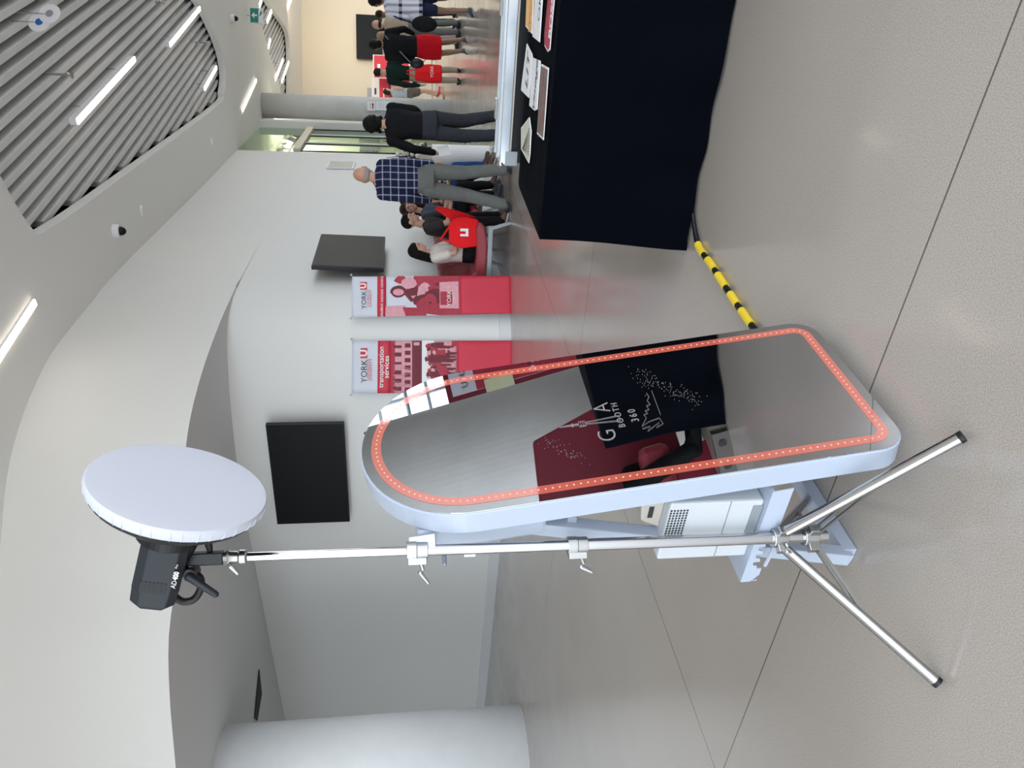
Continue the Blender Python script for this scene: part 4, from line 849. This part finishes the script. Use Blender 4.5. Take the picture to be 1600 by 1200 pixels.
# curly haired man in black
walk2 = dict(kl=(-.11, .02, .50), al=(-.13, -.10, .12), tl=(-.15, .07, .03), kr=(.12, .12, .52), ar=(.20, .10, .11), tr=(.22, .26, .04), el=(-.30, .0, 1.14), wl=(-.30, .10, .90), er=(.22, .06, 1.14), wr=(.15, .20, .98))
p = at(790, 214, 8.8); curly, CJ = human('person with curly black hair, black sweatshirt and charcoal trousers, walking away with a paper', V((p.x+.10, 8.8, 0)), .05, 1.61, 'skin', 'f_black', 'f_cargo', 'f_black', ('curly', 'hairblack'), walk2, wide=1.2, head_yaw=-.1, extra=dict(baggy=1.2))
h = fix_rot(curly, CJ, 'wl'); mb = MB(); mb.prism([h+V((-.05, -.02, -.06)), h+V((.06, -.02, -.04)), h+V((.09, -.02, -.16)), h+V((-.02, -.02, -.20))], (.002, .004, 0)); mb.build('leaflet', 'paper', label='folded white leaflet in the hand of the curly-haired person', cat='leaflet')
# woman in red skirt
wk3 = dict(kl=(-.09, .02, .50), al=(-.07, -.10, .13), tl=(-.07, .0, .03), kr=(.10, .06, .52), ar=(.14, -.04, .12), tr=(.15, .08, .03), er=(.28, .0, 1.14), wr=(.26, .16, .98), el=(-.24, .0, 1.15), wl=(-.22, .1, .92))
p = floor_at(731, 92); red, RJ = human('woman in a black jacket and bright red skirt, seen from behind, bare legs', V((p.x, 13.3, 0)), -.1, 1.72, 'skindark', 'f_black', 'f_red', 'shoegrey', ('bun', 'hairblack'), wk3, legs='skirt', wide=1.2, top_len=-.04, vox=.013, face=False)
h = fix_rot(red, RJ, 'P')+V((-.30, -.02, .0))
r = empty('handbag', h-Z*.08, label='small round black shoulder bag on the left hip of the woman in the red skirt', cat='bag')
MB().ell(h-Z*.02, (.09, .05, .12)).build('pouch', 'black', r, smooth=True); MB().tube([h+Z*.08, fix_rot(red, RJ, 'sr')+V((-.1, -.1, .05))], .007).build('strap', 'greymetal', r)
# woman in striped top at the upper frame edge
wk4 = dict(kl=(-.10, .03, .50), al=(-.10, -.04, .12), tl=(-.12, .1, .03), kr=(.11, .0, .50), ar=(.15, -.16, .13), tr=(.16, -.04, .03), el=(-.26, .02, 1.14), wl=(-.20, .16, .98))
p = floor_at(742, 12); hs, SJ = human('woman in a black and white geometric top and black shorts at the frame edge', V((p.x-.02, 12.2, 0)), .0, 1.68, 'skindark', 'stripe', 'f_navy', 'shoegrey', ('bun', 'hairblack'), wk4, legs='shorts', wide=1.15, vox=.013, face=False, extra=dict(flare=.33))
h = fix_rot(hs, SJ, 'P')+V((-.36, -.06, -.10)); r = empty('handbag', h-Z*.2, label='soft black handbag hanging beside the woman in the geometric top', cat='bag')
MB().ell(h, (.13, .07, .20)).build('pouch', 'f_black', r, smooth=True); MB().tube([h+Z*.15, h+V((.10, .02, .45)), fix_rot(hs, SJ, 'sl')], .010).build('strap', 'f_black', r)
# background group
def bgp(label, x_, y_, Y, Ht, rz, **k):
    q = at(x_, y_, Y); return human(label, V((q.x, Y, 0)), rz, Ht, vox=.016, **k)
bgp('bald person in a tan shirt with a dark strap in the far crowd', 600, 38, 15.2, 1.74, .2, skin='skin', top='f_tan', bottom='f_grey', hair=('bald', 'hairbrown'), face=False)
bgp('dark-haired person mostly hidden behind the person in the tan shirt', 600, 22, 16.4, 1.70, .1, skin='skindark', top='f_white', bottom='f_navy', hair=('short', 'hairbrown'), face=False)
bgp('dark-haired person in a pale striped top behind the tan shirt', 600, 47, 16.8, 1.62, .4, skin='skindark', top='f_white', bottom='f_tan', hair=('bun', 'hairbrown'), face=False)
bgp('blonde person in a pale pink top in the far crowd', 600, 56, 15.8, 1.66, .5, skin='skin', top='f_pink', bottom='f_pink', hair=('long', 'hairblonde'), long_sleeve=False)
gp, GJ = bgp('young person in a dark green jumper beside the red tote bag', 600, 113, 15.4, 1.72, -.1, skin='skin', top='f_green', bottom='f_tan', hair=('short', 'hairbrown'), pose=dict(wl=(-.22, .02, .84), el=(-.24, -.03, 1.12)))
q = at(670, 115, 14.9); r = empty('tote_bag', V((q.x, 14.9, q.z-.24)), label='large red tote bag hanging beside the person in the green jumper', cat='tote bag')
mb = MB(); c = V((q.x, 14.9, q.z)); mb.rings([[c+V((a*w_, b_*.06*f_, z_)) for a, b_ in ((-1, -1), (0, -1.5), (1, -1), (1, 1), (0, 1.5), (-1, 1))] for z_, w_, f_ in ((-.25, .125, .7), (-.23, .15, 1), (0, .155, 1.1), (.22, .13, .8), (.26, .12, .4))]); mb.build('pouch', 'tote', r, smooth=False)
mb = MB(); put_text(mb, 'YORK', c+V((0, -.10, -.06)), V((1, 0, 0)), Z, .085); mb.build('print', 'txtw', r)
MB().tube([c+V((-.07, 0, .25)), c+V((-.02, 0, .42)), c+V((.03, 0, .42)), c+V((.07, 0, .25))], .012).build('handle', 'tote', r, smooth=True)
q = floor_at(683, 142); human('girl in a pale blue top, patterned shorts and red trainers beside the far stanchion', V((at(683, 147, 23).x, 23, 0)), -1.2, 1.70, 'skin', 'f_lblue', 'pattern', 'shoered', ('bun', 'hairbrown'), legs='shorts', long_sleeve=None, vox=.016, pose=dict(kl=(-.08, .16, .52), al=(-.08, .02, .12), tl=(-.08, .15, .03)))
# stanchion and notices
q = at(688, 159, 21.5); r = empty('queue_stanchion', V((q.x, 21.5, 0)), label='black queue stanchion with round base in the far hall', cat='stanchion')
MB().lathe((q.x, 21.5, 0), Z, [(0, .19), (.015, .19), (.03, .05)], 28).build('base', 'black', r); MB().lathe((q.x, 21.5, .03), Z, [(0, .032), (.93, .032), (.93, .05), (1.02, .05)], 16).build('post', 'black', r)
r = empty('wall_notice', at(590, 165, 18.97)-Z*.3, label='two white paper notices with a dark arrow on the grey column', cat='notice')
for k, (a, b_, c_, d_) in enumerate(((574, 586.5, 158.5, 173), (587.5, 613, 158.5, 173))):
    q0 = at(a, c_, 18.97); q1 = at(b_, d_, 18.97); cc = (q0+q1)/2; MB().box(cc, (abs(q0.x-q1.x)/2, .004, abs(q0.z-q1.z)/2)).build('sheet', 'paper', r)
    mb = MB()
    if k == 0: mb.box(cc+V((0, -.006, .03)), (.07, .002, .005)); mb.prism([cc+V((-.07, -.006, -.02)), cc+V((.03, -.006, -.02)), cc+V((.03, -.006, .0)), cc+V((.08, -.006, -.035)), cc+V((.03, -.006, -.07)), cc+V((.03, -.006, -.05)), cc+V((-.07, -.006, -.05))], (0, -.002, 0))
    else:
        for i in range(7): mb.box(cc+V((0, -.006, .13-.04*i)), (.08, .001, .004))
    mb.build('print', 'dred' if k == 0 else 'greymetal', r)
# far printed boards
def board(x0, x1, y0, y1, Y, label, parts):
    a = at(x0, y1, Y); b_ = at(x1, y0, Y); lo, hi = min(a.x, b_.x), max(a.x, b_.x); zt_, zb_ = a.z, b_.z; c = V(((lo+hi)/2, Y, (zt_+zb_)/2))
    r = empty('wall_poster', V((c.x, Y, zb_)), label=label, cat='poster'); MB().box(c, ((hi-lo)/2, .01, (zt_-zb_)/2)).build('sheet', 'paper', r)
    mb = MB()
    for s0, s1, t0, t1, mi in parts: mb.box(V((lo+(hi-lo)*(s0+s1)/2, Y-.013-.002*mi-.001*t0, zt_-(zt_-zb_)*(t0+t1)/2)), ((hi-lo)*(s1-s0)/2, .002, (zt_-zb_)*(t1-t0)/2), mi=mi)
    mb.build('print', ['bred', 'dred', 'pink', 'txtw', 'txtd'], r); return r, c, hi-lo
board(581, 640, 124, 154, 26.6, 'far white and red poster with a crowd picture, next to the girl', [(0, 1, .2, 1, 0), (.1, .9, .45, .95, 1), (.25, .75, .5, .85, 2), (.2, .5, .07, .12, 4), (.05, .5, .3, .33, 3)])
board(583, 640, 88, 122, 26.2, 'far red-framed poster with white letter, left of the far television', [(.03, .97, .03, .97, 0), (.4, .6, .12, .2, 3)])
a = at(574, 157, 26.8); MB().box(V((a.x+.2, 26.8, a.z-.25)), (.22, .05, .25)).build('wall_unit', 'greymetal', label='grey unit on the far cream wall beside the column', cat='wall unit')
# red lounge seats along the wall
sd = V((.46, .888, 0)).normalized(); sn = V((sd.y, -sd.x, 0))
def seat(base, label, mirror=False):
    r = empty('lounge_chair', base, label=label, cat='chair', group=None)
    def q(a, n_, z): return base+sd*a+sn*n_+Z*z
    mb = MB(); w_ = .30
    mb.rings([[q(a, n_, z) for n_, z in ((-.30, .33), (-.28, .26), (.10, .25), (.30, .29), (.32, .35), (.28, .39), (.0, .37), (-.22, .38))] for a in (-w_, w_)]); mb.build('seat', 'chairred', r, bevel=.02)
    mb = MB(); mb.rings([[q(a, n_, z) for n_, z in ((-.22, .36), (-.32, .30), (-.40, .45), (-.46, .72), (-.44, .78), (-.38, .77), (-.34, .6), (-.27, .42))] for a in (-w_, w_)]); mb.build('backrest', 'chairred', r, bevel=.02)
    for a in (-w_-.0, w_+.0):
        mb = MB(); mb.box(q(a, 0, .225), (.02, .30, .025), (sd, sn, Z)); mb.build('frame_rail', 'greymetal', r, bevel=.004)
        for n_ in (-.28, .28):
            A_, B_ = q(a, n_, .22), q(a, n_*1.25, .0); d_ = (B_-A_).normalized(); MB().box((A_+B_)/2, (.012, (B_-A_).length/2, .022), (d_.cross(sd).normalized(), d_, sd)).build('leg', 'greymetal', r)
    return r
b0 = at(786, 383, 8.92); b0.z = 0
sb = [b0+sd*(.62*k) for k in range(5)]
labs = ['red lounge chair with grey frame nearest the banner', 'red lounge chair under the dark-haired boy', 'red lounge chair under the person in the blue-grey tee', 'red lounge chair mostly hidden behind the balding walker', 'red lounge chair farthest from the banner in the row']
for k in range(5): seat(sb[k], labs[k])
ang = math.atan2(-sn.x, sn.y)
def sit(base, lean=.0, fwd=.0, **k):
    d = dict(P=(0, 0, .50), N=(0, lean, 1.0), H=(0, lean+.05, 1.175), hl=(-.09, .03, .48), hr=(.09, .03, .48), kl=(-.12, .45, .50), kr=(.12, .45, .50), al=(-.12, .48, .10), ar=(.12, .48, .10), tl=(-.13, .65, .03), tr=(.13, .65, .03),
             sl=(-.18, lean, .95), sr=(.18, lean, .95), el=(-.23, lean+.10, .70), er=(.23, lean+.10, .70), wl=(-.10, lean+.30, .66), wr=(.10, lean+.30, .66)); d.update(k); return d
human('seated person with long black hair and white top, red bag on the lap', sb[0]-sn*.10, ang, 1.53, 'skin', 'f_white', 'f_black', 'shoebrown', ('long', 'hairblack'), sit(0, -.02), long_sleeve=False, vox=.011, head_yaw=-.1, head_pitch=.2)
human('seated person with short black hair and a dark grey tee, red wristband, looking right', sb[1]-sn*.04, ang, 1.64, 'skin', 'f_dgrey', 'f_black', 'shoe', ('short', 'hairblack'), sit(0, .10), long_sleeve=False, vox=.011, head_pitch=.15)
human('seated long-haired person in a blue-grey tee looking toward the camera', sb[2]+sn*.02-sd*.16, ang, 1.66, 'skin', 'f_bgrey', 'f_black', 'shoebrown', ('long', 'hairbrown'), sit(0, .06, kl=(-.1, .5, .46), al=(-.16, .60, .14), tl=(-.18, .75, .05)), long_sleeve=False, vox=.011, head_yaw=.8)
human('seated person in blue jeans and brown shoes behind the balding walker', sb[3]+sn*.05, ang, 1.66, 'skin', 'f_navy', 'f_jean', 'shoebrown', ('short', 'hairbrown'), sit(0, -.05), vox=.012, face=False)
human('seated person with crossed legs in white trainers behind the two walkers', sb[4]+sn*.05, ang, 1.60, 'skin', 'f_white', 'f_tan', 'shoewhite', ('short', 'hairbrown'), sit(0, -.08, kl=(-.05, .48, .58), al=(.16, .72, .36), tl=(.2, .88, .42)), vox=.012, face=False)
# bags on the laps
c = sb[0]+sn*.20+Z*.50-sd*.20; r = empty('tote_bag', c-Z*.16, label='red tote bag with a white letter mark on the lap nearest the banner', cat='tote bag')
mb = MB(); a1 = (sd*.35+sn*.93).normalized(); a2 = a1.cross(Z); mb.rings([[c+a1*a*w_+a2*b_*t_+Z*z_ for a, b_ in ((-1, -.6), (-.5, -1), (.5, -1), (1, -.6), (1, .6), (.5, 1), (-.5, 1), (-1, .6))] for z_, w_, t_ in ((-.15, .13, .05), (-.12, .15, .07), (.02, .17, .08), (.12, .15, .06), (.18, .10, .03))]); mb.build('pouch', 'tote', r, smooth=True)
mb = MB(); fc_ = (CAM-c); fc_.z = 0; fc_.normalize(); ux_ = Z.cross(fc_); q = c+fc_*.09
mb.prism([q+ux_*a+Z*b_ for a, b_ in ((-.04, .06), (-.015, .06), (-.015, -.0), (.015, -.0), (.015, .06), (.045, .06), (.045, -.03), (-.04, -.03))], fc_*.002); mb.build('print', 'txtw', r)
MB().tube([c+a1*.1+Z*.15, c+a1*.02+Z*.27-sn*.1, c-a1*.12+Z*.15], .012).build('handle', 'tote', r, smooth=True)
e1 = at(682, 324, 8.75); e2 = at(752, 356, 8.75); r = empty('tote_bag', V((e2.x, e2.y, e2.z)), label='flat red tote bag held up between the two seated people in dark tees', cat='tote bag')
dn_ = (e2-e1).normalized(); w1 = V((dn_.z, 0, -dn_.x)).normalized()
MB().prism([e1-w1*.02, e1+w1*.03, e1+dn_*.25+w1*.07, e2+w1*.11, e2-w1*.10, e1+dn_*.25-w1*.07], V((.01, .04, 0))).build('pouch', 'tote', r, bevel=.008)
MB().prism([e1+dn_*.37+w1*.01, e1+dn_*.37+w1*.02, e1+dn_*.46+w1*.02, e1+dn_*.46+w1*.01], V((.0, -.003, 0))).build('print', 'txtw', r)
# flowers
fx = at(640, 243, 10.6); r = empty('flower_arrangement', V((fx.x, 10.6, 0)), label='white hydrangea and twig arrangement on a pale plinth between the two walkers', cat='flowers')
MB().lathe((fx.x, 10.6, 0), Z, [(0, .16), (.78, .16)], 28).build('plinth', 'wall', r); MB().lathe((fx.x, 10.6, .78), Z, [(0, .07), (.1, .10), (.18, .08)], 24).build('vase', 'f_white', r)
mb = MB()
for k in range(26): mb.ell((fx.x+random.gauss(0, .10), 10.6+random.gauss(0, .08), fx.z+random.gauss(0, .09)), (.035, .035, .03), None, 10, 7)
mb.build('blossoms', mat('white_petals', (.72, .74, .66), .7, bump=.8, bs=40), r, smooth=True, kind='stuff')
mb = MB()
for k in range(16):
    a = random.uniform(0, 6.28); mb.tube([(fx.x, 10.6, .95), (fx.x+.12*math.cos(a), 10.6+.1*math.sin(a), fx.z+.15), (fx.x+.28*math.cos(a), 10.6+.2*math.sin(a), fx.z+random.uniform(.1, .45))], .004, 5)
mb.build('twigs', 'hairbrown', r, kind='stuff')
mb = MB()
for k in range(24): mb.ell((fx.x+random.gauss(0, .13), 10.6+random.gauss(0, .1), fx.z-.05+random.gauss(0, .08)), (.05, .02, .02), None, 8, 5)
mb.build('leaves', mat('dark_leaves', (.03, .06, .025), .6), r, kind='stuff')
# ------------------------------------------------------------------ what the mirror looks at: right side of the hall
column(4.80, 3.02, .58, CZ, 'conc2', 'grey concrete column seen in the mirror, to the right of the black table')
bx0 = V((8.2, 3.2, 0)); 
def rb(y0, y1, z0_, z1_, label, X=8.0):
    r = empty('wall_banner', V((X, (y0+y1)/2, z0_)), label=label, cat='banner')
    MB().box(V((X, (y0+y1)/2, (z0_+z1_)/2)), (.006, abs(y1-y0)/2, (z1_-z0_)/2)).build('fabric', 'bwhite', r)
    MB().box(V((X-.009, (y0+y1)/2, z0_+(z1_-z0_)*.42)), (.003, abs(y1-y0)/2, (z1_-z0_)*.42)).build('red_field', 'mred', r)
    mb = MB()
    for k in range(30): mb.ell((X-.014, random.uniform(y0+.05, y1-.05), random.uniform(z0_+.75, z0_+1.2)), (.002, .05, .04), None, 8, 5, random.randint(0, 1))
    mb.build('picture', ['dred', 'bwhite'], r)
    mb = MB(); put_text(mb, 'YORK U', V((X-.015, (y0+y1)/2, z1_-.2)), V((0, -1, 0)), Z, .13); mb.build('logo', 'txtd', r)
rb(4.72, 5.35, .05, 2.22, 'red and white banner on the right side wall seen at the mirror edge')
MB().box(V((7.97, 4.68, 1.55)), (.01, .14, .2)).build('wall_poster', mat('pale_yellow_print', (.75, .75, .50), .6), label='pale yellow sheet on the right side wall seen in the mirror', cat='poster')
mb = MB(); mb.box(V((8.12, 5.75, 1.15)), (.1, 1.2, 1.15)); mb.build('wall_right', 'maroon', kind='structure', label='low maroon partition wall')
# glazed facade on the right
mb = MB()
for k in range(30): mb.box(V((16.2, -4+.9*k, 4)), (.05, .035 if k % 3 else .07, 4))
for z_ in (.1, 1.4, 2.7, 4.0, 5.3, 6.6, 8): mb.box(V((16.2, 9, z_)), (.04, 13, .035))
for k in range(13): mb.tube([(15.6, -4+2*k, 3.9), (15.2, -3+2*k, 5.6), (15.6, -2+2*k, 7.6)], .045, 8)
mb.tube([(15.2, -4, 5.5), (15.2, 22, 5.5)], .07, 8); mb.tube([(15.4, -4, 4.4), (15.4, 22, 4.4)], .05, 8); mb.build('window_1', 'greymetal', kind='structure', label='glazed facade with steel trusses')
# maroon lounge, seated legs, white cabinet, platform rail
r = empty('lounge_screen', (3.3, 2.2, 0), label='deep maroon high-backed lounge seat seen in the mirror', cat='lounge seat')
mb = MB(); mb.prism([(3.25, 1.5, .1), (3.25, 2.86, .1), (3.25, 2.84, .48), (3.25, 2.70, 1.07), (3.25, 1.5, 1.25)], (.08, 0, 0)); mb.build('backrest', 'maroon', r, bevel=.02)
MB().box((3.0, 2.0, .33), (.25, .36, .10)).build('seat', 'chairred', r, bevel=.05); MB().box((3.0, 2.0, .12), (.2, .3, .12)).build('base', 'maroon', r)
human('seated person in black with black boots, seen only in the mirror', V((2.95, 1.80, 0)), -.25+.35, 1.72, 'skin', 'f_black', 'f_black', 'f_black', ('short', 'hairblack'), sit(0, -.05, kl=(-.14, .36, .50), al=(-.22, .48, .12), tl=(-.26, .64, .04)), vox=.012, face=True)
MB().box((2.78, 2.62, .13), (.16, .13, .13)).build('storage_box', 'printer', label='pale grey box on the floor beside the maroon seat, seen in the mirror', cat='box', bevel=.008)
r = empty('platform_rail', (2.25, 2.0, 0), label='grey perforated curved platform edge on the floor, seen in the mirror', cat='platform')
pts = spline([(2.02, 2.18), (2.12, 2.02), (2.28, 1.86), (2.50, 1.74)], 5); mb = MB(); mb.rings([[V((p.x, p.y, 0)) for p in pts], [V((p.x, p.y, .09)) for p in pts], [V((p.x+.03, p.y+.03, .09)) for p in pts], [V((p.x+.03, p.y+.03, 0)) for p in pts]], False, closed=False); mb.build('rim', 'brown', r)
mb = MB()
for k in range(2, len(pts)-1, 3): p = pts[k]; nrm = V((-.75, -.66, 0)); mb.lathe(V((p.x, p.y, .045))+nrm*.001, nrm, [(0, .022), (.002, .022)], 16)
mb.build('holes', 'dark', r, kind='stuff')
